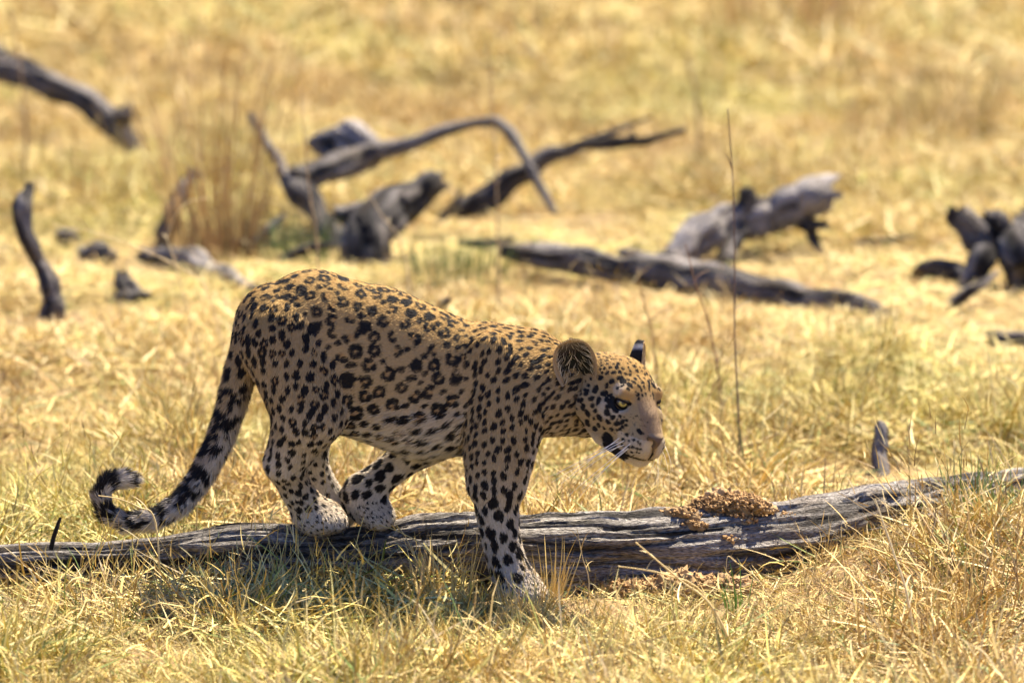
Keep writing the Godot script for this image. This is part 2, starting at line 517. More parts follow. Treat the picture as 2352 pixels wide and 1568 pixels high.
	deadwood("far_snag", "far dark wood piece at the top edge of the view", "wood", 16.0, [[[[1020, -4, -15.5, 0.03], [1060, -1, -15.5, 0.04], [1100, 2, -15.5, 0.03]], -0.3]])
	deadwood("grass_twig", "thin dark twig stuck upright by the left end of the log", "twig", 17.0, [[[[137, 1188, -0.12, 0.003], [128, 1215, -0.11, 0.004], [116, 1262, -0.1, 0.004]], -0.3]])

func deadwood(called: String, label: String, category: String, sd: float, limbs: Array) -> void:
	var names := ["limb", "side_limb", "knot", "root"]
	var first: Array = limbs[0][0][limbs[0][0].size() - 1]
	var base := at(first[0], first[1], first[2])
	base.y = 0.0
	var list := []
	for i in limbs.size():
		var raw := px_limb(limbs[i][0])
		var pts := []
		for k in raw.size():
			pts.append(raw[k])
			if k < raw.size() - 1:
				# weathered wood kinks between its bends
				var mp: Vector4 = (raw[k] + raw[k + 1]) * 0.5
				var kr: float = mp.w * 0.32
				pts.append(mp + Vector4(rng.randf_range(-kr, kr), rng.randf_range(-kr, kr), rng.randf_range(-kr, kr), mp.w * rng.randf_range(-0.12, 0.16)))
		for k in pts.size():
			pts[k] = pts[k] - Vector4(base.x, base.y, base.z, 0)
		for q in px_limb(limbs[i][0]):
			if q.y < 0.3:
				dead_at.append(Vector3(q.x, q.z, q.w))
		var length := 0.0
		for k in pts.size() - 1:
			length += v3(pts[k]).distance_to(v3(pts[k + 1]))
		list.append(limb_arrays(pts, clampi(int(length / 0.012), 10, 160), 28, sd * 31.0 + i * 7.0, 1.5, Color(0.04, 0.038, 0.038), Color(0.42, 0.385, 0.36) if limbs[i][1] < 0.15 else Color(0.60, 0.55, 0.52), limbs[i][1] * 0.7 + 0.1, 0.34, 1.7 if raw[0].w > 0.018 else 0.7))
	if list.size() == 1:
		var o := put(called, join_arrays(list), M.wood)
		o.position = base
		tag(o, label, category)
		return
	var t := thing(called, label, category, base)
	for i in list.size():
		put(names[mini(i, 3)], join_arrays([list[i]]), M.wood, t)

# ------------------------------------------------------------------ leopard
# A chain is a run of nodes (centre, radius, side-to-side scale); the body is the smooth union of all chains.
class Chain:
	var kind := ""
	var c := PackedVector3Array()
	var r := PackedFloat32Array()
	var w := PackedFloat32Array()

var chains: Array = []
var head_chains: Array = []
var head_o := Vector3.ZERO
var head_f := Vector3.ZERO
var head_u := Vector3.ZERO
var head_r := Vector3.ZERO

func body_chain(kind: String, list: Array) -> void:
	var ch := Chain.new()
	ch.kind = kind
	for a in list:
		ch.c.append(at(a[0], a[1], a[2]))
		ch.r.append(a[3] / 1000.0)
		ch.w.append(a[4])
	chains.append(ch)

func head_chain(list: Array, both := false) -> void:
	for s: float in ([1.0, -1.0] if both else [1.0]):
		var ch := Chain.new()
		ch.kind = "head"
		for a in list:
			ch.c.append(Vector3(a[0], a[1], a[2] * s) / 1000.0)
			ch.r.append(a[3] / 1000.0)
			ch.w.append(a[4] if a.size() > 4 else 1.0)
		head_chains.append(ch)

func seg_dist(p: Vector3, a: Vector3, b: Vector3, ra: float, rb: float, wa: float, wb: float) -> float:
	var ab := b - a
	var t := clampf((p - a).dot(ab) / maxf(ab.length_squared(), 1e-9), 0.0, 1.0)
	var q := p - a - ab * t
	q.z /= lerpf(wa, wb, t)
	return q.length() - lerpf(ra, rb, t)

# summed exp(-distance / b) on a grid
func field(list: Array, org: Vector3, cell: float, n: Vector3i, b: float) -> PackedFloat32Array:
	var total := n.x * n.y * n.z
	var s := PackedFloat32Array()
	s.resize(total)
	var tmp := PackedFloat32Array()
	tmp.resize(total)
	var pad := b * 5.0
	for ch: Chain in list:
		tmp.fill(9.0)
		var lo := Vector3i(99999, 99999, 99999)
		var hi := Vector3i(-1, -1, -1)
		for k in ch.c.size() - 1:
			var a := ch.c[k]
			var bb := ch.c[k + 1]
			var ra := ch.r[k]
			var rb := ch.r[k + 1]
			var wa := ch.w[k]
			var wb := ch.w[k + 1]
			var m := maxf(ra, rb) * maxf(1.0, maxf(wa, wb)) + pad
			var l := (Vector3(minf(a.x, bb.x), minf(a.y, bb.y), minf(a.z, bb.z)) - Vector3(m, m, m) - org) / cell
			var h := (Vector3(maxf(a.x, bb.x), maxf(a.y, bb.y), maxf(a.z, bb.z)) + Vector3(m, m, m) - org) / cell
			var i0 := clampi(int(l.x), 0, n.x - 1)
			var j0 := clampi(int(l.y), 0, n.y - 1)
			var k0 := clampi(int(l.z), 0, n.z - 1)
			var i1 := clampi(int(h.x) + 1, 0, n.x - 1)
			var j1 := clampi(int(h.y) + 1, 0, n.y - 1)
			var k1 := clampi(int(h.z) + 1, 0, n.z - 1)
			lo = Vector3i(mini(lo.x, i0), mini(lo.y, j0), mini(lo.z, k0))
			hi = Vector3i(maxi(hi.x, i1), maxi(hi.y, j1), maxi(hi.z, k1))
			var ab := bb - a
			var inv := 1.0 / maxf(ab.length_squared(), 1e-9)
			for z in range(k0, k1 + 1):
				for y in range(j0, j1 + 1):
					var at_ := (z * n.y + y) * n.x
					var p := org + Vector3(i0, y, z) * cell - a
					for x in range(i0, i1 + 1):
						var t := clampf(p.dot(ab) * inv, 0.0, 1.0)
						var q := p - ab * t
						q.z /= wa + (wb - wa) * t
						var d := q.length() - ra - (rb - ra) * t
						if d < tmp[at_ + x]:
							tmp[at_ + x] = d
						p.x += cell
		for z in range(lo.z, hi.z + 1):
			for y in range(lo.y, hi.y + 1):
				var at_ := (z * n.y + y) * n.x
				for x in range(lo.x, hi.x + 1):
					var d := tmp[at_ + x]
					if d < pad:
						s[at_ + x] += exp(-maxf(d, -0.09) / b)
	return s

# surface nets where f (negative inside) changes sign
func nets(f: PackedFloat32Array, org: Vector3, cell: float, n: Vector3i) -> Array:
	var v := PackedVector3Array()
	var idx := PackedInt32Array()
	var id := PackedInt32Array()
	id.resize(f.size())
	id.fill(-1)
	var sx := 1
	var sy := n.x
	var sz := n.x * n.y
	var co := PackedInt32Array([0, sx, sy, sx + sy, sz, sx + sz, sy + sz, sx + sy + sz])
	var cp := PackedVector3Array([Vector3(0, 0, 0), Vector3(1, 0, 0), Vector3(0, 1, 0), Vector3(1, 1, 0), Vector3(0, 0, 1), Vector3(1, 0, 1), Vector3(0, 1, 1), Vector3(1, 1, 1)])
	var ed := PackedInt32Array([0, 1, 2, 3, 4, 5, 6, 7, 0, 2, 1, 3, 4, 6, 5, 7, 0, 4, 1, 5, 2, 6, 3, 7])
	for z in n.z - 1:
		for y in n.y - 1:
			var row := z * sz + y * sy
			for x in n.x - 1:
				var i := row + x
				var neg := f[i] < 0.0
				if (f[i + 1] < 0.0) == neg and (f[i + sy] < 0.0) == neg and (f[i + sy + 1] < 0.0) == neg and (f[i + sz] < 0.0) == neg and (f[i + sz + 1] < 0.0) == neg and (f[i + sz + sy] < 0.0) == neg and (f[i + sz + sy + 1] < 0.0) == neg:
					continue
				var sum := Vector3.ZERO
				var cnt := 0
				for e in 12:
					var ia := ed[e * 2]
					var ib := ed[e * 2 + 1]
					var fa := f[i + co[ia]]
					var fb := f[i + co[ib]]
					if (fa < 0.0) != (fb < 0.0):
						sum += cp[ia].lerp(cp[ib], fa / (fa - fb))
						cnt += 1
				id[i] = v.size()
				v.append(org + (Vector3(x, y, z) + sum / cnt) * cell)
	for z in range(1, n.z - 1):
		for y in range(1, n.y - 1):
			var row := z * sz + y * sy
			for x in range(1, n.x - 1):
				var i := row + x
				var neg := f[i] < 0.0
				for axis in 3:
					var st := sx if axis == 0 else sy if axis == 1 else sz
					if (f[i + st] < 0.0) == neg:
						continue
					var u := sy if axis == 0 else sz if axis == 1 else sx
					var w := sz if axis == 0 else sx if axis == 1 else sy
					var a := id[i]
					var b := id[i - u]
					var c := id[i - u - w]
					var d := id[i - w]
					if a < 0 or b < 0 or c < 0 or d < 0:
						continue
					if neg:
						idx.append_array(PackedInt32Array([a, c, b, a, d, c]))
					else:
						idx.append_array(PackedInt32Array([a, b, c, a, c, d]))
	return [v, idx]

func define_leopard() -> void:
	body_chain("torso", [[640, 738, -0.03, 92, 0.95], [720, 758, -0.03, 140, 0.76], [850, 830, -0.03, 178, 0.63], [980, 880, -0.03, 170, 0.63], [1085, 895, -0.03, 146, 0.66], [1160, 890, -0.02, 118, 0.75]])
	body_chain("neck", [[1120, 850, -0.02, 96, 0.8], [1200, 880, 0.0, 108, 0.9], [1278, 896, 0.0, 106, 0.8], [1348, 914, 0.0, 90, 0.68]])
	body_chain("withers", [[1135, 800, -0.03, 46, 1.0], [1225, 806, -0.02, 46, 1.0]])
	body_chain("thigh", [[655, 790, 0.03, 100, 0.7], [692, 880, 0.05, 92, 0.7], [712, 950, 0.055, 74, 0.8]])
	body_chain("shank", [[705, 945, 0.05, 74, 0.8], [674, 1020, 0.035, 54, 0.9], [652, 1060, 0.02, 38, 1.0]])
	body_chain("foot", [[652, 1062, 0.02, 36, 1.0], [680, 1126, -0.02, 36, 1.0], [712, 1172, -0.06, 35, 1.0], [730, 1188, -0.07, 33, 1.0]])
	for a in [[700, 1186, -0.055, 712, 1203, -0.035], [733, 1186, -0.05, 746, 1203, -0.025], [760, 1180, -0.065, 778, 1198, -0.045]]:
		body_chain("toe", [[a[0], a[1], a[2], 21, 1.0], [a[3], a[4], a[5], 19, 1.0]])
	body_chain("far_thigh", [[680, 830, -0.09, 90, 0.6], [725, 940, -0.10, 66, 0.7], [708, 1030, -0.13, 38, 0.9]])
	body_chain("far_foot", [[700, 1030, -0.13, 34, 1.0], [738, 1110, -0.16, 32, 1.0], [764, 1165, -0.175, 32, 1.0], [785, 1186, -0.17, 27, 1.0]])
	body_chain("scapula", [[1128, 812, 0.05, 46, 0.7], [1180, 920, 0.062, 64, 0.6]])
	body_chain("arm", [[1168, 940, 0.056, 84, 0.66], [1146, 1050, 0.06, 80, 0.68], [1141, 1105, 0.055, 70, 0.78], [1141, 1160, 0.05, 50, 0.9], [1149, 1230, 0.04, 43, 1.0], [1166, 1300, 0.03, 42, 1.0], [1186, 1352, 0.03, 41, 1.0]])
	for a in [[1175, 1352, 0.06, 1188, 1376, 0.08], [1200, 1348, 0.055, 1222, 1373, 0.075], [1212, 1345, 0.03, 1238, 1368, 0.04]]:
		body_chain("toe", [[a[0], a[1], a[2], 23, 1.0], [a[3], a[4], a[5], 20, 1.0]])
	body_chain("far_arm", [[1010, 990, -0.09, 66, 0.7], [935, 1050, -0.11, 38, 1.0], [880, 1092, -0.12, 35, 1.0], [834, 1128, -0.13, 35, 1.0]])
	body_chain("far_paw", [[834, 1132, -0.13, 34, 1.0], [840, 1166, -0.13, 33, 1.0], [866, 1182, -0.12, 27, 1.0]])
	for a in [[848, 1176, -0.10, 862, 1192, -0.09], [868, 1172, -0.12, 884, 1186, -0.11]]:
		body_chain("toe", [[a[0], a[1], a[2], 19, 1.0], [a[3], a[4], a[5], 17, 1.0]])
	body_chain("tail", [[590, 735, -0.03, 40, 0.8], [552, 850, -0.03, 34, 1.0], [532, 930, -0.03, 28, 1.0], [503, 1015, -0.03, 26, 1.0], [463, 1092, -0.03, 24, 1.0], [415, 1156, -0.02, 22, 1.0], [355, 1192, -0.01, 20, 1.0], [290, 1200, 0.0, 18, 1.0], [245, 1180, 0.0, 17, 1.0], [229, 1140, -0.01, 17, 1.0], [247, 1107, -0.02, 18, 1.0], [283, 1099, -0.03, 17, 1.0], [302, 1101, -0.03, 14, 1.0]])
	# head frame: yawed toward the viewer, pitched down
	var right := Vector3(1, 0, 0)
	var up := Vector3(0, cos(PITCH), -sin(PITCH))
	var back := Vector3(0, sin(PITCH), cos(PITCH))
	head_o = at(1462, 920, 0.10)
	head_f = (right * 0.558 - up * 0.4226 + back * 0.714).normalized()
	head_u = (right * 0.260 + up * 0.906 + back * 0.333).normalized()
	head_r = head_u.cross(head_f).normalized() * -1.0
	head_chain([[-125, -8, 0, 62, 1.2], [-65, 6, 0, 66, 1.14], [-22, 4, 0, 48, 1.15]])
	head_chain([[-28, 22, 32, 20], [6, 20, 46, 14]], true)
	head_chain([[-6, 6, 0, 32, 1.1], [52, -24, 0, 27, 1.0], [92, -50, 0, 15, 1.15]])
	head_chain([[25, -58, 22, 40], [68, -76, 22, 29], [82, -82, 16, 20]], true)
	head_chain([[68, -112, 0, 18], [30, -108, 0, 22]])
	head_chain([[48, -106, 20, 20], [-20, -92, 46, 28], [-75, -55, 56, 36]], true)
	head_chain([[-10, -48, 48, 32], [-62, -36, 58, 38]], true)
	head_chain([[18, -30, 38, 24], [-18, -22, 58, 20]], true)

func head_world(p: Vector3) -> Vector3:
	return head_o + head_f * p.x + head_u * p.y + head_r * p.z

# where a head-space point appears in the head's reference drawing
func head_px(p: Vector3) -> Vector2:
	return Vector2(1462.0 + (p.x * 0.558 + p.y * 0.260 - absf(p.z) * 0.788) * 1000.0, 920.0 - (-p.x * 0.4226 + p.y * 0.906) * 1000.0)

var bl_c := PackedVector3Array()   # coat markings: centre, long axis, radius, elongation, darkness
var bl_e := PackedVector3Array()
var bl_r := PackedFloat32Array()
var bl_l := PackedFloat32Array()
var bl_k := PackedInt32Array()
var bl_grid := {}

func blob(c: Vector3, e: Vector3, r: float, l: float, k: int) -> void:
	var i := bl_c.size()
	bl_c.append(c)
	bl_e.append(e)
	bl_r.append(r)
	bl_l.append(l)
	bl_k.append(k)
	var m := r * maxf(l, 1.0) * 1.3
	var lo := Vector3i(((c - Vector3(m, m, m)) / 0.025).floor())
	var hi := Vector3i(((c + Vector3(m, m, m)) / 0.025).floor())
	for x in range(lo.x, hi.x + 1):
		for y in range(lo.y, hi.y + 1):
			for z in range(lo.z, hi.z + 1):
				var key := Vector3i(x, y, z)
				if not bl_grid.has(key):
					bl_grid[key] = PackedInt32Array()
				bl_grid[key].append(i)

# 0 plain, 1 dark, 2 rosette centre
func marking(p: Vector3) -> int:
	var key := Vector3i((p / 0.025).floor())
	if not bl_grid.has(key):
		return 0
	var res := 0
	var q := p * 1000.0
	var warp := nz_fine.get_noise_3d(q.x * 5.0, q.y * 5.0, q.z * 5.0) * 0.34
	for i in bl_grid[key]:
		var d := p - bl_c[i]
		var a := d.dot(bl_e[i])
		var pr := d.length_squared() - a * a
		var rho := sqrt(a * a / (bl_l[i] * bl_l[i]) + maxf(pr, 0.0)) / bl_r[i] + warp
		if rho < 1.0:
			if bl_k[i] == 1:
				return 1
			res = 2
	return res

var FACE := [
	# x, y in the reference drawing of the face, radius, elongation, angle in degrees
	[470, 670, 30, 1.5, 60], [375, 715, 28, 1.3, 70], [430, 770, 24, 1.5, 20], [330, 795, 26, 1.2, 50], [258, 810, 26, 1.2, 70], [505, 810, 24, 1.9, 85], [580, 785, 20, 1.6, 85], [435, 850, 24, 1, 0], [330, 868, 28, 1.3, 60], [615, 860, 26, 1.5, -10],
	[470, 900, 20, 1.3, 20], [245, 928, 30, 1.4, 20], [390, 935, 28, 1.4, -60], [585, 928, 28, 1.3, -50], [688, 900, 24, 1.4, -20], [515, 975, 28, 1.4, -50], [650, 980, 24, 1.2, 0], [720, 972, 16, 1, 0], [458, 1000, 17, 1, 0], [252, 1018, 34, 1.3, 10],
	[378, 1032, 36, 1, 0], [608, 1028, 22, 1.4, -30], [505, 1056, 25, 1.1, 0], [700, 1040, 24, 1.6, 20], [760, 1020, 20, 1.4, 40], [570, 1088, 19, 1, 0], [648, 1110, 20, 1.2, 0], [700, 1108, 14, 1, 0], [730, 1105, 16, 1, 0], [765, 1085, 14, 1, 0], [300, 1075, 34, 1.2, -30], [465, 1105, 28, 1.2, 20], [595, 1165, 26, 1, 0],
	[815, 1010, 15, 1.3, 50], [795, 1055, 13, 1, 0], [810, 1170, 16, 1.3, -30], [950, 1125, 18, 2.2, -50],
	[775, 1225, 19, 1.3, 0], [835, 1225, 13, 1, 0], [880, 1235, 14, 1, 0], [925, 1250, 12, 1, 0], [960, 1262, 9, 1, 0], [770, 1285, 18, 1.6, -15], [830, 1293, 16, 1.3, 0], [875, 1298, 17, 1.1, 0], [918, 1304, 14, 1, 0], [955, 1310, 12, 1, 0],
	[810, 1348, 14, 1.6, 0], [860, 1355, 14, 1.4, 0], [905, 1358, 11, 1.2, 0], [940, 1360, 9, 1, 0], [840, 1390, 22, 2.2, -5], [890, 1385, 11, 1, 0], [930, 1385, 8, 1, 0],
	[598, 1225, 54, 1.3, -60], [640, 1300, 74, 1.3, -45], [715, 1372, 58, 1.4, -40], [680, 1330, 60, 1.2, -40], [790, 1400, 26, 1.8, -10],
	[714, 405, 20, 1.8, 85], [768, 447, 20, 1.1, 85], [630, 443, 18, 1.3, 10], [675, 492, 18, 1.3, 20], [608, 495, 18, 1.4, 60], [735, 548, 24, 1.4, 15], [762, 590, 28, 1.3, 50], [642, 585, 24, 1.2, 40], [797, 517, 17, 1.2, -40], [843, 530, 17, 1, 0], [825, 440, 11, 1.3, 90], [525, 555, 24, 1.1, 0],
	[590, 638, 22, 1.2, 70], [565, 715, 32, 1.2, 0], [640, 740, 20, 1.4, 0], [720, 658, 18, 1.8, 0], [845, 635, 24, 2.2, -75], [755, 635, 16, 1.4, 20], [890, 600, 16, 2.2, -45], [930, 640, 14, 1.6, -45], [980, 595, 18, 1.2, -40], [1005, 655, 15, 1.2, 60], [960, 690, 12, 1.4, 80], [925, 725, 16, 1.2, 60], [1025, 720, 15, 1.1, 0], [980, 740, 12, 1, 0], [935, 775, 12, 1.2, 60], [910, 700, 11, 1, 0],
	[660, 280, 22, 1.2, 50], [595, 297, 18, 1.3, 0], [575, 255, 18, 1.3, 0], [508, 222, 20, 1.2, -30], [705, 330, 14, 1.4, -60], [650, 355, 15, 1.4, 80], [745, 355, 15, 1.4, -60], [690, 350, 11, 1.2, 90], [668, 400, 12, 1, 0], [765, 318, 18, 1.4, -20], [880, 420, 16, 1.5, -60], [905, 480, 16, 1.5, -60], [940, 530, 15, 1.4, -60], [850, 480, 11, 1, 0], [820, 400, 11, 1, 0], [870, 360, 14, 1.4, -40], [970, 540, 12, 1, 0], [985, 500, 12, 1.2, -50]]

func face_marks(hv: PackedVector3Array) -> void:
	# the marks are laid on both cheeks alike
	for s: float in [1.0, -1.0]:
		for a in FACE:
			var q := Vector2((1350.0 + a[0] / 4.48) * 0.9408, (800.0 + a[1] / 4.48) * 0.9408)
			var best := -1
			var bd := 1e9
			for i in hv.size():
				var p := hv[i]
				if p.z * s < -0.004:
					continue
				var d := (head_px(p) - q).length() / 1000.0
				# of the skin under that spot, the part turned to the viewer
				var score: float = d * 14.0 - (p.x * 0.714 + p.y * 0.333 + p.z * s * 0.616)
				if d < 0.012 and score < bd:
					bd = score
					best = i
			if best < 0:
				continue
			var an := deg_to_rad(a[4])
			var dir := Vector3(cos(an), sin(an), 0)
			var f := Vector3(0.558, 0.260, -0.788 * s) * dir.x + Vector3(-0.4226, 0.906, 0.0) * dir.y
			var e := (head_f * f.x + head_u * f.y + head_r * f.z).normalized()
			blob(head_world(hv[best]), e, a[2] * 0.21 / 1000.0 * 1.28, a[3], 1)

func nearest_chain(p: Vector3) -> Array:
	var best := 1e9
	var bi := 0
	var bk := 0
	for i in chains.size():
		var ch: Chain = chains[i]
		for k in ch.c.size() - 1:
			var d := seg_dist(p, ch.c[k], ch.c[k + 1], ch.r[k], ch.r[k + 1], ch.w[k], ch.w[k + 1])
			if d < best:
				best = d
				bi = i
				bk = k
	return [bi, bk]

func px_of(p: Vector3) -> Vector2:
	var d := p - eye
	var depth := -(d.y * sin(PITCH) + d.z * cos(PITCH))
	var upc := d.y * cos(PITCH) - d.z * sin(PITCH)
	return Vector2(1176.0 + d.x / depth * 14000.0, 784.0 - upc / depth * 14000.0)

# per-vertex notes that the coat is grown from
var sk_v := PackedVector3Array()
var sk_n := PackedVector3Array()
var sk_i := PackedInt32Array()
var sk_kind := PackedStringArray()
var sk_flow := PackedVector3Array()
var sk_len := PackedFloat32Array()
var sk_s := PackedFloat32Array()
var eyes_at := [Vector3(7, 0, 46) / 1000.0, Vector3(7, 0, -46) / 1000.0]

func base_coat(p: Vector3, n: Vector3, kind: String, s: float) -> Color:
	var top := Color(0.43, 0.265, 0.092)
	var side := Color(0.37, 0.27, 0.145)
	var white := Color(0.58, 0.52, 0.43)
	var q := px_of(p)
	var c := side.lerp(top, sm(-0.1, 0.7, n.y))
	var w := 0.0
	match kind:
		"torso":
			w = maxf(sm(890.0, 1020.0, q.y) * 0.88, sm(0.2, 0.75, -n.y))
		"neck", "withers", "scapula":
			w = sm(940.0, 1015.0, q.y) * 0.5
		"thigh":
			w = sm(900.0, 1040.0, q.y) * 0.5
		"shank":
			w = sm(960.0, 1090.0, q.y) * 0.7
		"foot", "toe":
			w = sm(1040.0, 1180.0, q.y) * 0.75
		"arm":
			w = maxf(sm(1020.0, 1220.0, q.y) * 0.7, sm(0.45, 0.9, n.x) * 0.8)
		"far_foot", "far_arm", "far_paw", "far_thigh":
			w = 0.8
		"tail":
			w = sm(0.10, 0.35, s) * sm(-0.5, 0.45, n.x * 0.8 - n.y * 0.6) * 0.85
			c = c.lerp(Color(0.30, 0.26, 0.22), sm(0.15, 0.5, s))
		"head":
			var h := Vector3((p - head_o).dot(head_f), (p - head_o).dot(head_u), absf((p - head_o).dot(head_r))) * 1000.0
			c = side.lerp(top, sm(-20.0, 60.0, h.y))
			w = sm(-84.0, -116.0, h.y) * 0.8
			w = maxf(w, sm(34.0, 22.0, Vector2(h.x - 4.0, h.y + 16.0).length()) * 0.42 * sm(20.0, 34.0, h.z))
			w = maxf(w, sm(20.0, 10.0, Vector2(h.x + 4.0, h.y - 27.0).length()) * 0.5 * sm(20.0, 34.0, h.z))
			if h.x > 20.0 and h.z < 26.0 and h.y > -60.0:
				c = c.lerp(Color(0.27, 0.185, 0.115), sm(10.0, 50.0, h.x) * 0.85)
			if h.x > 40.0 and h.y < -56.0 and h.z > 8.0:
				w = maxf(w, 0.45)
			if h.y < -128.0:
				w = 1.0
		"ear_back":
			c = Color(0.02, 0.02, 0.022).lerp(Color(0.42, 0.40, 0.37), sm(0.62, 0.70, s) * sm(0.84, 0.78, s))
		"ear_rim":
			c = top
			w = 0.3
		"ear_in":
			c = Color(0.018, 0.015, 0.013).lerp(Color(0.20, 0.155, 0.11), sm(0.62, 1.05, s))
	return c.lerp(white, w)

func is_dark(p: Vector3, n: Vector3, kind: String, s: float) -> int:
	if kind.begins_with("ear"):
		return 0
	if kind == "tail" and s > 0.16:
		var q := p * 1000.0
		var u := 0.6 * sin(TAU * s / 0.07 + nz_big.get_noise_3d(q.x * 2.5, q.y * 2.5, q.z * 2.5) * 2.2)
		u += 0.75 * (n.y * 0.5 - n.x * 0.85) + nz_mid.get_noise_3d(q.x * 4.0, q.y * 4.0, q.z * 4.0) * 2.0 - sm(0.70, 0.9, s) * 0.25
		return 1 if u > 0.02 else 0
	if kind == "head":
		var h := Vector3((p - head_o).dot(head_f), (p - head_o).dot(head_u), absf((p - head_o).dot(head_r))) * 1000.0
		var de := Vector2(h.x - 8.0, h.y).length()
		if h.z > 26.0 and de < 20.0 and h.y < 8.5 and h.y > -17.0:
			return 1
		# the dark line that runs from the inner corner of the eye
		if h.z > 18.0 and h.z < 42.0 and absf(h.y + 10.0 + (h.x - 24.0) * 1.0) < 5.0 and h.x > 18.0 and h.x < 38.0:
			return 1
		# the line of the lips
		if h.x > 20.0 and absf(h.y + 103.0 + (h.x - 60.0) * 0.02) < 3.2 and h.z > 5.0:
			return 1
		# mouse-brown flecks on the side of the muzzle and before the eye
		if h.x > 12.0 and h.z > 14.0 and h.y > -70.0 and h.y < -12.0 and nz_fine.get_noise_3d(h.x * 18.0, h.y * 18.0, (p - head_o).dot(head_r) * 18000.0) > 0.46:
			return 1
		if h.z < 3.0 and h.x > 80.0 and h.y < -72.0 and h.y > -104.0:
			return 1
	return marking(p)

func spot_plan(q: Vector2, kind: String, n: Vector3) -> Array:
	# spacing in millimetres, rosette share, elongation, size
	match kind:
		"torso":
			if q.x > 1050.0:
				return [30.0, 0.1, 1.4, 0.31]
			if q.x < 680.0:
				return [38.0, 0.4, 1.25, 0.31]
			if q.y > 960.0:
				return [52.0, 0.45, 1.5, 0.28]
			return [lerpf(44.0, 57.0, sm(640.0, 860.0, q.y)), 0.86, 1.2, 0.36]
		"thigh":
			return [lerpf(38.0, 35.0, sm(800.0, 1000.0, q.y)), 0.25, 1.4, 0.31]
		"far_thigh":
			return [44.0, 0.0, 1.3, 0.3]
		"shank":
			return [31.0, 0.0, 1.5, 0.31]
		"foot":
			return [29.0, 0.0, 1.4, 0.30]
		"toe":
			return [17.0, 0.0, 1.4, 0.2]
		"far_foot":
			return [29.0, 0.0, 1.2, 0.24]
		"far_arm", "far_paw":
			return [46.0, 0.0, 1.3, 0.31]
		"arm":
			return [lerpf(27.5, 44.0, sm(1060.0, 1200.0, q.y)), 0.0, 1.5, 0.32]
		"neck", "withers", "scapula":
			return [28.5 if q.x < 1240.0 else 23.0, 0.05, 1.6, 0.31]
		"tail":
			return [40.0, 0.0, 1.4, 0.33]
		"head":
			return [19.0 if q.x > 1380.0 else 20.0, 0.0, 1.3, 0.28]
	return [0.0, 0.0, 1.0, 0.25]

func grow_markings() -> void:
	var order := range(sk_v.size())
	for i in range(order.size() - 1, 0, -1):
		var j := rng.randi_range(0, i)
		var t = order[i]
		order[i] = order[j]
		order[j] = t
	var cells := {}
	for j in bl_c.size():
		var key := Vector3i((bl_c[j] / 0.06).floor())
		if not cells.has(key):
			cells[key] = []
		cells[key].append([bl_c[j], 0.016])
	for i in order:
		var kind := sk_kind[i]
		if kind.begins_with("ear"):
			continue
		var p := sk_v[i]
		if kind == "head":
			var h := Vector3((p - head_o).dot(head_f), (p - head_o).dot(head_u), 0) * 1000.0
			if h.x > 25.0 or (h.y < 34.0 and h.x > -75.0):
				continue
		var q := px_of(p)
		var plan := spot_plan(q, kind, sk_n[i])
		if plan[0] <= 0.0:
			continue
		var s: float = plan[0] * rng.randf_range(0.88, 1.12) / 1000.0 * (0.70 if kind == "torso" or kind == "thigh" else 0.75)
		var key := Vector3i((p / 0.06).floor())
		var ok := true
		for dx in [-1, 0, 1]:
			for dy in [-1, 0, 1]:
				for dz in [-1, 0, 1]:
					var kk := key + Vector3i(dx, dy, dz)
					if ok and cells.has(kk):
						for o in cells[kk]:
							if (p - o[0]).length() < (0.425 if plan[1] > 0.5 else 0.405) * (s + o[1]):
								ok = false
								break
		if not ok:
			continue
		if not cells.has(key):
			cells[key] = []
		cells[key].append([p, s])
		var n := sk_n[i]
		var e1 := (sk_flow[i] - n * sk_flow[i].dot(n)).normalized()
		var e2 := n.cross(e1)
		if rng.randf() < plan[1]:
			var ring := s * rng.randf_range(0.24, 0.285)
			var k := rng.randi_range(4, 5)
			var ph := rng.randf() * TAU
			var st := rng.randf_range(0.85, 1.3)
			blob(p, e1, ring * 0.95, st, 2)
			for m in k:
				if rng.randf() < 0.13:
					continue
				var a := ph + TAU * m / k + rng.randf_range(-0.25, 0.25)
				var off := (e1 * cos(a) * st + e2 * sin(a)) * ring
				blob(p + off, (e2 * cos(a) - e1 * sin(a)).normalized(), s * rng.randf_range(0.16, 0.205), rng.randf_range(1.15, 1.6) if k < 5 else 1.25, 1)
		else:
			var l: float = plan[2] * rng.randf_range(0.8, 1.15)
			blob(p, (e1 + e2 * rng.randf_range(-0.35, 0.35)).normalized(), s * plan[3] * rng.randf_range(0.95, 1.3) / sqrt(l) * 1.1, l, 1)
			if rng.randf() < 0.3:
				blob(p + (e1 * rng.randf_range(-1, 1) + e2 * rng.randf_range(-1, 1)) * s * 0.28, e1, s * plan[3] * 0.6, 1.2, 1)

	# small solid spots fill what the rosettes leave open
	for i in order:
		var kind := sk_kind[i]
		if not kind in ["torso", "thigh", "neck", "withers", "scapula", "arm"]:
			continue
		var p := sk_v[i]
		var q := px_of(p)
		if kind == "torso" and sk_n[i].y < -0.5:
			continue
		var key := Vector3i((p / 0.06).floor())
		var ok := true
		for dx in [-1, 0, 1]:
			for dy in [-1, 0, 1]:
				for dz in [-1, 0, 1]:
					var kk := key + Vector3i(dx, dy, dz)
					if ok and cells.has(kk):
						for o in cells[kk]:
							if (p - o[0]).length() < 0.445 * o[1] + 0.0098:
								ok = false
								break
		if not ok:
			continue
		if not cells.has(key):
			cells[key] = []
		cells[key].append([p, 0.022])
		var n := sk_n[i]
		var e1 := (sk_flow[i] - n * sk_flow[i].dot(n)).normalized()
		blob(p, e1, rng.randf_range(0.0055, 0.0085), rng.randf_range(1.1, 1.6), 1)

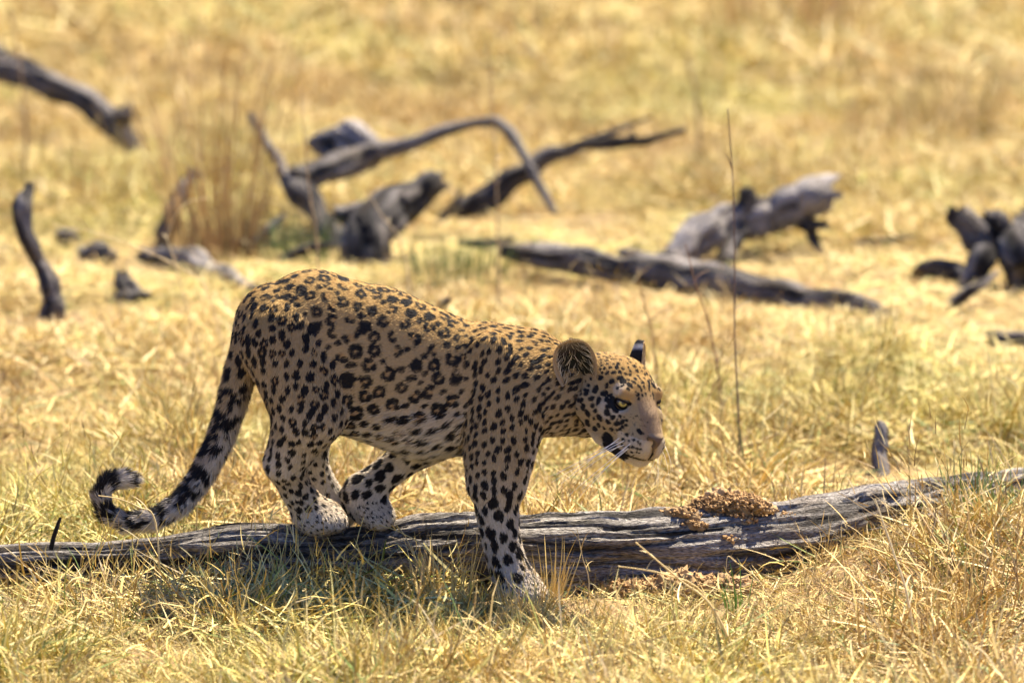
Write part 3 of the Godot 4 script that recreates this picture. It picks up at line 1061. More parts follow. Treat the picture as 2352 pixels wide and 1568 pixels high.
func add_skin(v: PackedVector3Array, idx: PackedInt32Array, kinds: PackedStringArray, flows: PackedVector3Array, lens: PackedFloat32Array, ss: PackedFloat32Array) -> void:
	# keep triangles clockwise seen from outside
	var vol := 0.0
	for i in range(0, idx.size(), 3):
		vol += v[idx[i]].dot(v[idx[i + 1]].cross(v[idx[i + 2]]))
	var base := sk_v.size()
	var fixed := PackedInt32Array(idx)
	if vol > 0.0:
		for i in range(0, idx.size(), 3):
			fixed[i + 1] = idx[i + 2]
			fixed[i + 2] = idx[i + 1]
	sk_n.append_array(smooth_normals(v, fixed))
	sk_v.append_array(v)
	for i in fixed:
		sk_i.append(i + base)
	sk_kind.append_array(kinds)
	sk_flow.append_array(flows)
	sk_len.append_array(lens)
	sk_s.append_array(ss)

func build_body_skin() -> void:
	var cell := 0.0105
	var lo := at(170, 1420, 0) - Vector3(0, 0, 0.34)
	var hi := at(1420, 560, 0) + Vector3(0, 0, 0.26)
	var n := Vector3i(int((hi.x - lo.x) / cell), int((hi.y - lo.y) / cell), int((hi.z - lo.z) / cell))
	var b := 0.014
	var f := field(chains, lo, cell, n, b)
	for i in f.size():
		f[i] = -b * log(f[i]) if f[i] > 1e-9 else 0.2
	var m := nets(f, lo, cell, n)
	var v: PackedVector3Array = m[0]
	var kinds := PackedStringArray()
	var flows := PackedVector3Array()
	var lens := PackedFloat32Array()
	var ss := PackedFloat32Array()
	for p in v:
		var near := nearest_chain(p)
		var ch: Chain = chains[near[0]]
		var k: int = near[1]
		var dir := (ch.c[k + 1] - ch.c[k]).normalized()
		var q := px_of(p)
		var fl := dir
		var ln := 0.012
		var s := 0.0
		match ch.kind:
			"torso":
				fl = -dir + Vector3(0, -0.75, 0)
				ln = lerpf(0.0078, 0.024, sm(880, 1030, q.y))
				if q.y > 950 and q.x > 820:
					ln = lerpf(ln, 0.034, sm(820, 960, q.x))
			"neck", "withers", "scapula":
				fl = -dir + Vector3(0, -0.9, 0)
				if ch.kind == "scapula":
					fl = Vector3(-0.3, -1, 0)
				ln = 0.0115
			"thigh":
				fl = dir + Vector3(-0.5, 0, 0)
				ln = 0.0125
			"arm":
				ln = 0.011
			"tail":
				for j in k:
					s += ch.c[j].distance_to(ch.c[j + 1])
				s += (p - ch.c[k]).dot(dir)
				ln = lerpf(0.010, 0.023, sm(0.06, 0.18, s))
			"toe", "foot", "far_foot", "far_paw":
				ln = 0.009
		kinds.append(ch.kind)
		flows.append(fl)
		lens.append(ln)
		ss.append(s)
	add_skin(v, m[1], kinds, flows, lens, ss)

func build_head_skin() -> void:
	var cell := 0.0048
	var lo := Vector3(-0.225, -0.17, -0.135)
	var hi := Vector3(0.145, 0.12, 0.135)
	var n := Vector3i(int((hi.x - lo.x) / cell), int((hi.y - lo.y) / cell), int((hi.z - lo.z) / cell))
	var b := 0.008
	var f := field(head_chains, lo, cell, n, b)
	for z in n.z:
		for y in n.y:
			for x in n.x:
				var i := (z * n.y + y) * n.x + x
				var d := -b * log(f[i]) if f[i] > 1e-9 else 0.2
				if d < 0.03 and y * cell + lo.y < 0.0095:
					var p := lo + Vector3(x, y, z) * cell
					for e: Vector3 in eyes_at:
						var g := 0.0185 - (p - e - Vector3(0.0062, 0.001, signf(e.z) * 0.0052)).length()
						d = maxf(d, g)
				f[i] = d
	var m := nets(f, lo, cell, n)
	var lv: PackedVector3Array = m[0]
	face_marks(lv)
	var v := PackedVector3Array()
	var kinds := PackedStringArray()
	var flows := PackedVector3Array()
	var lens := PackedFloat32Array()
	var ss := PackedFloat32Array()
	for p in lv:
		v.append(head_world(p))
		kinds.append("head")
		var away := p - Vector3(0.125, -0.05, 0)
		away = away.normalized() + Vector3(-0.35, 0, 0)
		flows.append(head_f * away.x + head_u * away.y + head_r * away.z)
		var l := 0.0055
		if p.x > 0.02:
			l = 0.0048
		if p.x < -0.045:
			l = lerpf(0.0055, 0.011, sm(-0.045, -0.1, p.x))
		if p.y < -0.09:
			l = 0.008
		lens.append(l)
		ss.append(0.0)
	add_skin(v, m[1], kinds, flows, lens, ss)

func build_ear(side: float) -> void:
	var base := Vector3(-0.100, 0.0, 0.093 * side) if side > 0.0 else Vector3(-0.110, 0.008, -0.072)
	var e := Vector3(-0.40, 0.87, 0.28 * side).normalized()
	var o := Vector3(0.72, 0.10, 0.69 * side)
	o = (o - e * o.dot(e)).normalized()
	var s := e.cross(o).normalized()
	var nu := 20
	var nv := 16
	var hgt := 0.102 if side > 0.0 else 0.086
	var wid := 0.050
	for face in [0, 1]:
		var v := PackedVector3Array()
		var idx := PackedInt32Array()
		var kinds := PackedStringArray()
		var flows := PackedVector3Array()
		var lens := PackedFloat32Array()
		var ss := PackedFloat32Array()
		for k in nv + 1:
			var t := float(k) / nv
			var w := wid * (lerpf(0.80, 1.0, sin(t / 0.44 * PI * 0.5)) if t < 0.44 else sqrt(maxf(0.0, 1.0 - pow((t - 0.44) / 0.56, 2.4))))
			for i in nu + 1:
				var u := 2.0 * i / nu - 1.0
				var deep := 0.034 * (1.0 - u * u) * (1.0 - 0.85 * t) + 0.008 * (1.0 - u * u)
				var lean := 0.012 * t * t
				var p := base + e * (hgt * t) + s * (w * u) - o * (deep + lean - 0.016)
				var edge := clampf(minf(1.0 - absf(u), (1.0 - t) * 2.0) * 5.0, 0.0, 1.0)
				if face == 1:
					p -= o * (0.0015 + 0.0045 * edge)
				v.append(head_world(p))
				var rim := absf(u) > 0.84 or t > 0.92
				kinds.append("ear_back" if face == 1 else ("ear_rim" if rim else "ear_in"))
				var fl := e if face == 1 or rim else (e * 0.5 + s * (-u) * 1.4 + o * 0.8)
				flows.append(head_f * fl.x + head_u * fl.y + head_r * fl.z)
				lens.append(0.006 if face == 1 or rim else lerpf(0.030, 0.016, t))
				ss.append(t)
		var wrow := nu + 1
		for k in nv:
			for i in nu:
				var a := k * wrow + i
				idx.append_array(PackedInt32Array([a, a + 1, a + wrow, a + 1, a + wrow + 1, a + wrow]))
		# orient: the hollow looks along o, the back along -o
		var want := (head_f * o.x + head_u * o.y + head_r * o.z) * (1.0 if face == 0 else -1.0)
		var mid := idx.size() / 6 * 3
		var f := (v[idx[mid + 2]] - v[idx[mid]]).cross(v[idx[mid + 1]] - v[idx[mid]])
		if f.dot(want) < 0.0:
			for i in range(0, idx.size(), 3):
				var tt := idx[i + 1]
				idx[i + 1] = idx[i + 2]
				idx[i + 2] = tt
		var b0 := sk_v.size()
		sk_n.append_array(smooth_normals(v, idx))
		sk_v.append_array(v)
		for i in idx:
			sk_i.append(i + b0)
		sk_kind.append_array(kinds)
		sk_flow.append_array(flows)
		sk_len.append_array(lens)
		sk_s.append_array(ss)

func hair_density(kind: String, p: Vector3, n: Vector3) -> float:
	var d := 26.0       # per square centimetre
	match kind:
		"head":
			d = 95.0
		"ear_back", "ear_rim":
			d = 70.0
		"ear_in":
			d = 1.1
		"tail", "foot", "toe", "far_foot", "far_paw", "far_arm":
			d = 28.0
		"arm", "shank":
			d = 25.0
	if n.z < -0.35:
		d *= 0.35
	return d

func grow_fur(root: Node3D) -> void:
	var hv := PackedVector3Array()
	var hc := PackedColorArray()
	var hi := PackedInt32Array()
	var g := RandomNumberGenerator.new()
	g.seed = 41
	for t in range(0, sk_i.size(), 3):
		var ia := sk_i[t]
		var ib := sk_i[t + 1]
		var ic := sk_i[t + 2]
		var a := sk_v[ia]
		var ab := sk_v[ib] - a
		var ac := sk_v[ic] - a
		var area := ab.cross(ac).length() * 0.5 * 10000.0
		var kind := sk_kind[ia]
		var want := area * hair_density(kind, a, sk_n[ia])
		var cnt := int(want)
		if g.randf() < want - cnt:
			cnt += 1
		for k in cnt:
			var u := g.randf()
			var w := g.randf()
			if u + w > 1.0:
				u = 1.0 - u
				w = 1.0 - w
			var p := a + ab * u + ac * w
			var iv := ib if u > 0.5 else ic if w > 0.5 else ia
			kind = sk_kind[iv]
			var n := (sk_n[ia] * (1.0 - u - w) + sk_n[ib] * u + sk_n[ic] * w).normalized()
			var fl := sk_flow[ia] * (1.0 - u - w) + sk_flow[ib] * u + sk_flow[ic] * w
			var ln := sk_len[ia] * (1.0 - u - w) + sk_len[ib] * u + sk_len[ic] * w
			var s := sk_s[ia] * (1.0 - u - w) + sk_s[ib] * u + sk_s[ic] * w
			var wd := 0.00125
			var tilt := g.randf_range(0.22, 0.55)
			if kind == "head" or kind == "ear_back" or kind == "ear_rim":
				wd = 0.0008
				if kind == "head":
					var h := Vector3((p - head_o).dot(head_f), (p - head_o).dot(head_u), absf((p - head_o).dot(head_r))) * 1000.0
					if h.z > 26.0 and Vector2(h.x - 11.0, h.y).length() < 16.0 and h.y < 10.0:
						continue
					if h.x > 95.0 and h.z < 24.0 and h.y > -74.0 and h.y < -38.0:
						continue
			elif kind == "ear_in":
				wd = 0.0009
				tilt = g.randf_range(0.3, 0.9)
			elif kind == "torso" or kind == "neck" or kind == "withers" or kind == "scapula":
				tilt = g.randf_range(0.14, 0.4)
				wd = 0.0011
			elif kind == "tail":
				tilt = g.randf_range(0.35, 0.7)
			var tan := (fl - n * fl.dot(n))
			if tan.length() < 0.05:
				tan = n.cross(Vector3(0.3, 0.4, 0.8))
			tan = tan.normalized()
			tan = tan.rotated(n, g.randfn(0.0, 0.22))
			var dir := (tan * cos(tilt) + n * sin(tilt)).normalized()
			var x := dir.cross(n).normalized().rotated(dir, g.randf_range(-0.7, 0.7))
			var z := x.cross(dir)
			var l := ln * g.randf_range(0.7, 1.3)
			var c := base_coat(p, n, kind, s)
			var mk := is_dark(p + dir * (l * 0.35), n, kind, s)
			if mk == 1:
				c = Color(0.015, 0.0135, 0.0135) * g.randf_range(0.6, 1.7)
			else:
				if mk == 2:
					c = c.lerp(Color(0.34, 0.17, 0.05), 0.55)
				if kind == "ear_in":
					c = Color(0.62, 0.55, 0.43) * g.randf_range(0.5, 1.15)
				c *= g.randf_range(0.82, 1.18)
			c.a = 1.0
			var r0 := p - n * 0.0008
			x *= 0.5 * wd * g.randf_range(0.7, 1.3)
			var b0 := hv.size()
			hv.append(r0 - x)
			hv.append(r0 + x)
			hc.append(c)
			hc.append(c)
			if l > 0.008:
				var mid := r0 + dir * (l * 0.55) + z * (l * 0.05)
				hv.append(mid - x * 0.85)
				hv.append(mid + x * 0.85)
				hv.append(r0 + dir * l - z * (l * 0.06))
				hc.append(c)
				hc.append(c)
				hc.append(c)
				hi.append_array(PackedInt32Array([b0, b0 + 2, b0 + 1, b0 + 1, b0 + 2, b0 + 3, b0 + 2, b0 + 4, b0 + 3]))
			else:
				hv.append(r0 + dir * l)
				hc.append(c)
				hi.append_array(PackedInt32Array([b0, b0 + 2, b0 + 1]))
	var o := MeshInstance3D.new()
	o.name = "fur"
	o.mesh = mesh_of(hv, hi, hc)
	o.material_override = M.fur
	o.set_meta("kind", "stuff")
	root.add_child(o)
	print("fur triangles ", hi.size() / 3)

func tube(pts: Array, seg: int, col: Color) -> ArrayMesh:
	var v := PackedVector3Array()
	var idx := PackedInt32Array()
	var cc := PackedColorArray()
	for k in pts.size():
		var p := v3(pts[k])
		var t := (v3(pts[mini(k + 1, pts.size() - 1)]) - v3(pts[maxi(k - 1, 0)])).normalized()
		var sx := t.cross(Vector3(0.31, 0.2, 0.93)).normalized()
		var sy := t.cross(sx)
		for i in seg:
			var a := TAU * i / seg
			v.append(p + (sx * cos(a) + sy * sin(a)) * pts[k].w)
			cc.append(col)
	for k in pts.size() - 1:
		for i in seg:
			var j := (i + 1) % seg
			var a := k * seg
			idx.append_array(PackedInt32Array([a + i, a + seg + i, a + j, a + j, a + seg + i, a + seg + j]))
	return mesh_of(v, idx, cc, smooth_normals(v, idx))

func build_leopard() -> void:
	define_leopard()
	var root := thing("leopard", "spotted leopard stepping over the foreground log, head turned toward the right", "leopard", Vector3.ZERO)
	build_body_skin()
	build_head_skin()
	build_ear(1.0)
	build_ear(-1.0)
	grow_markings()
	var col := PackedColorArray()
	for i in sk_v.size():
		var c := base_coat(sk_v[i], sk_n[i], sk_kind[i], sk_s[i])
		var mk := is_dark(sk_v[i], sk_n[i], sk_kind[i], sk_s[i])
		col.append(Color(0.015, 0.0135, 0.0135) if mk == 1 else c * 0.8)
	put("body", mesh_of(sk_v, sk_i, col, sk_n), M.skin, root)
	print("skin vertices ", sk_v.size(), " blobs ", bl_c.size())
	grow_fur(root)
	# eyes: amber ball with a round pupil that looks ahead
	for k in 2:
		var e: Vector3 = eyes_at[k]
		var sgn := 1.0 if k == 0 else -1.0
		var look := Vector3(0.82, 0.27, 0.50 * sgn).normalized()
		var v := PackedVector3Array()
		var idx := PackedInt32Array()
		var cc := PackedColorArray()
		var ax := look.cross(Vector3.UP).normalized()
		var ay := ax.cross(look)
		for i in 25:
			var th := PI * i / 24.0
			for j in 33:
				var a := TAU * (j % 32) / 32.0
				var d := look * cos(th) + (ax * cos(a) + ay * sin(a)) * sin(th)
				v.append(head_world(e + d * 0.0155))
				var r := rad_to_deg(th)
				var c := Color(0.30, 0.245, 0.06)
				if r < 16.0:
					c = Color(0.006, 0.006, 0.006)
				elif r > 42.0:
					c = Color(0.03, 0.02, 0.015)
				elif r > 34.0:
					c = Color(0.20, 0.17, 0.05)
				cc.append(c)
		for i in 24:
			for j in 32:
				var a := i * 33 + j
				idx.append_array(PackedInt32Array([a, a + 1, a + 33, a + 1, a + 34, a + 33]))
		var f := (v[idx[5]] - v[idx[3]]).cross(v[idx[4]] - v[idx[3]])
		if f.dot(head_f * look.x + head_u * look.y + head_r * look.z) < 0.0:
			for i in range(0, idx.size(), 3):
				var tt := idx[i + 1]
				idx[i + 1] = idx[i + 2]
				idx[i + 2] = tt
		var em := StandardMaterial3D.new()
		em.vertex_color_use_as_albedo = true
		em.roughness = 0.12
		em.clearcoat_enabled = true
		em.clearcoat = 1.0
		put("eye", mesh_of(v, idx, cc, smooth_normals(v, idx)), em, root)
	# lids: two curved flaps that close over the ball, black along the slit
	for k in 2:
		var e: Vector3 = eyes_at[k]
		var sgn := 1.0 if k == 0 else -1.0
		var fw := Vector3(0.78, 0.06, 0.62 * sgn).normalized()
		var upv := (Vector3.UP - fw * fw.y).normalized()
		var sd := fw.cross(upv) * sgn
		for lid in 2:
			var v := PackedVector3Array()
			var idx := PackedInt32Array()
			var cc := PackedColorArray()
			for i in 13:
				var az := deg_to_rad(lerpf(-82.0, 82.0, i / 12.0))
				# sd points away from the nose: the slit drops toward the inner corner
				var slit := deg_to_rad((15.0 + 7.0 * sin(az) - 16.0 * pow(absf(sin(az)), 3.0)) if lid == 0 else (-34.0 + 6.0 * sin(az) + 30.0 * pow(absf(sin(az)), 3.0)))
				for j in 7:
					var t := j / 6.0
					var el := lerpf(slit, deg_to_rad(84.0 if lid == 0 else -84.0), t)
					var d := fw * cos(az) * cos(el) + sd * sin(az) * cos(el) + upv * sin(el)
					v.append(head_world(e + d * (0.0172 + 0.0006 * sin(PI * t))))
					cc.append(Color(0.012, 0.011, 0.011).lerp(Color(0.30, 0.23, 0.14), sm(0.2, 0.5, t)))
			for i in 12:
				for j in 6:
					var a := i * 7 + j
					idx.append_array(PackedInt32Array([a, a + 1, a + 7, a + 1, a + 8, a + 7]))
			var f := (v[idx[128]] - v[idx[126]]).cross(v[idx[127]] - v[idx[126]])
			if f.dot(head_f * fw.x + head_u * fw.y + head_r * fw.z) < 0.0:
				for i in range(0, idx.size(), 3):
					var tt := idx[i + 1]
					idx[i + 1] = idx[i + 2]
					idx[i + 2] = tt
			put("eyelid", mesh_of(v, idx, cc, smooth_normals(v, idx)), M.skin, root)
	# nose pad: a rounded wedge with two nostrils
	var nv := PackedVector3Array()
	var ni := PackedInt32Array()
	var nc := PackedColorArray()
	var rows := 14
	var cols := 24
	for i in rows + 1:
		var t := float(i) / rows
		for j in cols + 1:
			var u := 2.0 * j / cols - 1.0
			var w := lerpf(0.027, 0.005, pow(t, 1.3)) * (1.0 if t > 0.08 else 0.9)
			var bulge := 0.009 * (1.0 - u * u) * sin(PI * clampf(t * 0.8 + 0.15, 0, 1))
			var nost := Vector2((absf(u) - 0.62) / 0.30, (t - 0.40) / 0.24).length()
			bulge -= 0.007 * (1.0 - sm(0.5, 1.0, nost))
			nv.append(head_world(Vector3(0.1075 + bulge - 0.006 * t - 0.010 * u * u, -0.042 - 0.036 * t, w * u)))
			nc.append(Color(0.07, 0.04, 0.036).lerp(Color(0.015, 0.012, 0.012), 1.0 - sm(0.6, 1.1, nost)).lerp(Color(0.02, 0.016, 0.016), sm(0.75, 1.0, absf(u))))
	for i in rows:
		for j in cols:
			var a := i * (cols + 1) + j
			ni.append_array(PackedInt32Array([a, a + 1, a + cols + 1, a + 1, a + cols + 2, a + cols + 1]))
	var nf := (nv[ni[152]] - nv[ni[150]]).cross(nv[ni[151]] - nv[ni[150]])
	if nf.dot(head_f) < 0.0:
		for i in range(0, ni.size(), 3):
			var tt := ni[i + 1]
			ni[i + 1] = ni[i + 2]
			ni[i + 2] = tt
	var nm := col_mat(0.45, 0.5)
	put("nose", mesh_of(nv, ni, nc, smooth_normals(nv, ni)), nm, root)
	# whiskers
	var wm := col_mat(0.4, 0.5, 0.3)
	for s: float in [1.0, -1.0]:
		for k in 8:
			var row := k % 3
			var a := Vector3(0.045 + 0.016 * float(k / 3) + rng.randf_range(-0.004, 0.004), -0.070 - 0.011 * row, s * (0.053 - 0.003 * k / 3.0))
			var l := rng.randf_range(0.10, 0.21)
			var d := Vector3(-0.55 + rng.randf_range(-0.4, 0.6), -0.48 - 0.25 * row + rng.randf_range(-0.3, 0.12), s * 0.75).normalized()
			var pts := []
			for i in 9:
				var t := i / 8.0
				var p := head_world(a + d * (l * t) + Vector3(-0.02, -0.035, 0) * t * t)
				pts.append(Vector4(p.x, p.y, p.z, lerpf(0.0008, 0.0002, t)))
			put("whisker", tube(pts, 5, Color(0.85, 0.83, 0.78)), wm, root)

# ------------------------------------------------------------------ grass
var STRAW := [Color(0.67, 0.495, 0.185), Color(0.59, 0.415, 0.14), Color(0.73, 0.585, 0.285), Color(0.44, 0.29, 0.10), Color(0.65, 0.495, 0.155), Color(0.26, 0.17, 0.07)]
var GREEN := [Color(0.20, 0.25, 0.055), Color(0.30, 0.31, 0.075), Color(0.14, 0.20, 0.05), Color(0.40, 0.37, 0.11)]

func add_blade(v: PackedVector3Array, idx: PackedInt32Array, col: PackedColorArray, g: RandomNumberGenerator, p0: Vector3, az: float, lean: float, length: float, width: float, curl: float, c: Color, n := 4) -> void:
	var h := Vector3(cos(az), 0, sin(az))
	var side := Vector3(-sin(az), 0, cos(az))
	var tw := g.randf_range(-0.9, 0.9)
	var p := p0
	var a := lean
	var bend := g.randf_range(-0.25, 0.25)
	var b := v.size()
	for k in n + 1:
		var t := float(k) / n
		var d := (h * sin(a) + Vector3.UP * cos(a)).normalized()
		var nrm := d.cross(side)
		var s2 := (side * cos(tw) + nrm * sin(tw))
		if k == n:
			v.append(p)
			col.append(c)
		else:
			var w := width * (1.0 - 0.75 * t * t) * 0.5
			v.append(p - s2 * w)
			v.append(p + s2 * w)
			col.append(c)
			col.append(c)
		p += d * (length / n)
		p.y = maxf(p.y, 0.003)
		a += curl / n
		h = h.rotated(Vector3.UP, bend)
		side = side.rotated(Vector3.UP, bend)
	for k in n - 1:
		var q := b + k * 2
		idx.append_array(PackedInt32Array([q, q + 2, q + 1, q + 1, q + 2, q + 3]))
	var q2 := b + (n - 1) * 2
	idx.append_array(PackedInt32Array([q2, q2 + 2, q2 + 1]))

# kind 0: loose mat of straw, 1: upright tuft, 2: branching runner stems, 3: fresh green tuft
func tuft_mesh(kind: int, sd: int) -> ArrayMesh:
	var g := RandomNumberGenerator.new()
	g.seed = sd
	var v := PackedVector3Array()
	var idx := PackedInt32Array()
	var col := PackedColorArray()
	var pick := func(green: float) -> Color:
		var c: Color = GREEN[g.randi() % GREEN.size()] if g.randf() < green else STRAW[g.randi() % STRAW.size()]
		c = c * g.randf_range(0.62, 1.18)
		c.a = 1.0
		return c
	if kind == 0:
		for k in 72:
			var a := g.randf() * TAU
			var r := sqrt(g.randf()) * 0.16
			add_blade(v, idx, col, g, Vector3(cos(a) * r, g.randf_range(0.004, 0.05), sin(a) * r), g.randf() * TAU, g.randf_range(1.0, 1.65), g.randf_range(0.05, 0.14), g.randf_range(0.0018, 0.0048), g.randf_range(-1.1, 1.1), pick.call(0.10))
	elif kind == 1:
		for k in 42:
			var a := g.randf() * TAU
			var r := sqrt(g.randf()) * 0.07
			add_blade(v, idx, col, g, Vector3(cos(a) * r, 0.0, sin(a) * r), a + g.randf_range(-1.2, 1.2), g.randf_range(0.05, 0.8), g.randf_range(0.05, 0.17), g.randf_range(0.0018, 0.0046), g.randf_range(0.1, 1.9), pick.call(0.20))
	elif kind == 2:
		for k in 7:
			var a := g.randf() * TAU
			var c: Color = pick.call(0.05)
			var az := g.randf() * TAU
			var lean := g.randf_range(0.2, 1.1)
			var p := Vector3(cos(a), 0, sin(a)) * g.randf() * 0.06
			var d := Vector3(cos(az) * sin(lean), cos(lean), sin(az) * sin(lean))
			var l := g.randf_range(0.11, 0.27)
			add_blade(v, idx, col, g, p, az, lean, l, 0.0028, 0.3, c)
			for j in 7:
				var t := 0.2 + 0.75 * j / 6.0
				var q := p + d * l * t
				q.y = maxf(q.y, 0.004)
				add_blade(v, idx, col, g, q, az + (0.7 if j % 2 == 0 else -0.7) + g.randf_range(-0.5, 0.5), clampf(lean + g.randf_range(-0.5, 0.4), 0.0, 1.5), g.randf_range(0.025, 0.06), g.randf_range(0.0014, 0.0026), g.randf_range(-0.4, 0.8), pick.call(0.08), 3)
	else:
		for k in 34:
			var a := g.randf() * TAU
			var r := sqrt(g.randf()) * 0.05
			add_blade(v, idx, col, g, Vector3(cos(a) * r, 0.0, sin(a) * r), a + g.randf_range(-1.0, 1.0), g.randf_range(0.02, 0.6), g.randf_range(0.05, 0.12), g.randf_range(0.0016, 0.0034), g.randf_range(0.1, 1.2), pick.call(0.85))
	return mesh_of(v, idx, col)

func near_log(x: float, z: float) -> float:
	var best := 1e9
	for i in log_axis.size() - 1:
		var a: Vector4 = log_axis[i]
		var b: Vector4 = log_axis[i + 1]
		var p := Vector2(x, z)
		var pa := Vector2(a.x, a.z)
		var ab := Vector2(b.x, b.z) - pa
		var t := clampf((p - pa).dot(ab) / ab.length_squared(), 0, 1)
		var d := (p - pa - ab * t).length() - lerpf(a.w, b.w, t)
		best = minf(best, d)
	return best

func scatter(called: String, kind: int, variants: int, band: Array, green_only := false) -> void:
	# band: z0, z1, per square metre, scale lo, scale hi
	var lists: Array = []
	for i in variants:
		lists.append([])
	var g := RandomNumberGenerator.new()
	g.seed = 100 + kind * 17 + int(band[0] * 13.0)
	var z0: float = band[0]
	var z1: float = band[1]
	var wmax := (eye.z - z0) * 0.086 + 0.9
	var n := int((z1 - z0) * 2.0 * wmax * band[2])
	for i in n:
		var z := g.randf_range(z0, z1)
		var x := g.randf_range(-wmax, wmax)
		if absf(x) > (eye.z - z) * 0.086 + 0.9:
			continue
		var dl := near_log(x, z) if z > -1.8 and z < 0.6 else 9.0
		if dl < -0.012:
			continue
		var low := 1.0
		if x > 0.14 and x < 0.62 and z < 0.2 and z > -0.3:
			if kind != 0 and g.randf() < 0.45:
				continue
			low = 0.6
		if z < -1.0:
			for dp in dead_at:
				var dz := z - dp.y
				if absf(x - dp.x) < 0.28 and dz > -dp.z and dz < 0.9:
					low = minf(low, 0.35 + 0.5 * maxf(0.0, dz))
		var gp := nz_big.get_noise_2d(x * 55.0 + 300.0, z * 28.0) + 0.5 * nz_mid.get_noise_2d(x * 190.0, z * 110.0 + 70.0)
		var mound := x > 0.75 and z > -0.8 and z < 0.25
		if green_only and gp < (-0.2 if mound else 0.12):
			continue
		var s := g.randf_range(band[3], band[4])
		s *= clampf(0.92 + 1.5 * nz_mid.get_noise_2d(x * 130.0 + 40.0, z * 90.0 + 500.0), 0.6, 1.22)
		if z > -0.12 and z < 0.3 and x < 0.02 and kind > 0:
			s *= 1.04
		if low < 1.0 and kind != 0 and g.randf() < 0.5:
			continue
		if dl < 0.10 and z > -0.6 and kind != 0:
			s *= 0.85
		var b := Basis(Vector3.UP, g.randf() * TAU).scaled(Vector3(s, s * g.randf_range(0.75, 1.2) * low, s))
		var br := nz_mid.get_noise_2d(x * 70.0 + 900.0, z * 45.0)
		var c := Color(1, 1, 1) * g.randf_range(0.82, 1.12)
		if not green_only:
			c = c.lerp(Color(0.72, 0.86, 0.52), clampf(gp * 1.15, 0.0, 0.58))
			c = c.lerp(Color(0.70, 0.58, 0.48), clampf(br * 1.5 - 0.1, 0.0, 0.4 if z > -3.0 else 0.6))
		c.a = 1.0
		lists[g.randi() % variants].append([Transform3D(b, Vector3(x, ground_h(x, z) - 0.004, z)), c])
	var total := 0
	if z1 > 0.0:
		# the turf round the leopard is one mesh
		var bv := PackedVector3Array()
		var bi := PackedInt32Array()
		var bc := PackedColorArray()
		for k in variants:
			var m := tuft_mesh(kind, 1000 + kind * 50 + k)
			var arr := m.surface_get_arrays(0)
			var mv: PackedVector3Array = arr[Mesh.ARRAY_VERTEX]
			var mi: PackedInt32Array = arr[Mesh.ARRAY_INDEX]
			var mc: PackedColorArray = arr[Mesh.ARRAY_COLOR]
			for it in lists[k]:
				var t: Transform3D = it[0]
				var c: Color = it[1]
				var off := bv.size()
				bv.append_array(t * mv)
				for q in mc:
					bc.append(q * c)
				for q in mi:
					bi.append(q + off)
			total += lists[k].size()
		var ob := put(called, mesh_of(bv, bi, bc), M.grass)
		tag(ob, "", "", "", "stuff")
		print(called, " ", total, " triangles ", bi.size() / 3)
		return
	var root := Node3D.new()
	root.name = numbered(called)
	root.set_meta("kind", "stuff")
	add_child(root)
	for k in variants:
		var mm := MultiMesh.new()
		mm.transform_format = MultiMesh.TRANSFORM_3D
		mm.use_colors = true
		mm.mesh = tuft_mesh(kind, 1000 + kind * 50 + k)
		mm.instance_count = lists[k].size()
		for i in lists[k].size():
			mm.set_instance_transform(i, lists[k][i][0])
			mm.set_instance_color(i, lists[k][i][1])
		total += lists[k].size()
		var o := MultiMeshInstance3D.new()
		o.name = "grass_clump" if k == 0 else "grass_clump_%03d" % k
		o.multimesh = mm
		o.material_override = M.grass
		o.set_meta("kind", "stuff")
		root.add_child(o)
	print(called, " ", total)

func build_grass() -> void:
	scatter("straw_mat", 0, 5, [-3.0, 1.9, 75.0, 0.8, 1.3])
	scatter("straw_mat", 0, 4, [-12.0, -3.0, 64.0, 1.0, 1.45])
	scatter("straw_mat", 0, 4, [-27.0, -12.0, 22.0, 1.5, 2.4])
	scatter("dry_grass", 1, 5, [-3.0, 1.9, 70.0, 0.7, 1.3])
	scatter("dry_grass", 1, 4, [-12.0, -3.0, 70.0, 0.6, 1.05])
	scatter("dry_grass", 1, 4, [-27.0, -12.0, 30.0, 1.1, 1.9])
	scatter("runner_grass", 2, 5, [-3.0, 1.9, 34.0, 0.8, 1.3])
	scatter("runner_grass", 2, 3, [-12.0, -3.0, 22.0, 0.7, 1.2])
	scatter("green_grass", 3, 4, [-3.0, 1.9, 40.0, 0.7, 1.2], true)
	scatter("green_grass", 3, 4, [-12.0, -3.0, 26.0, 0.7, 1.1], true)

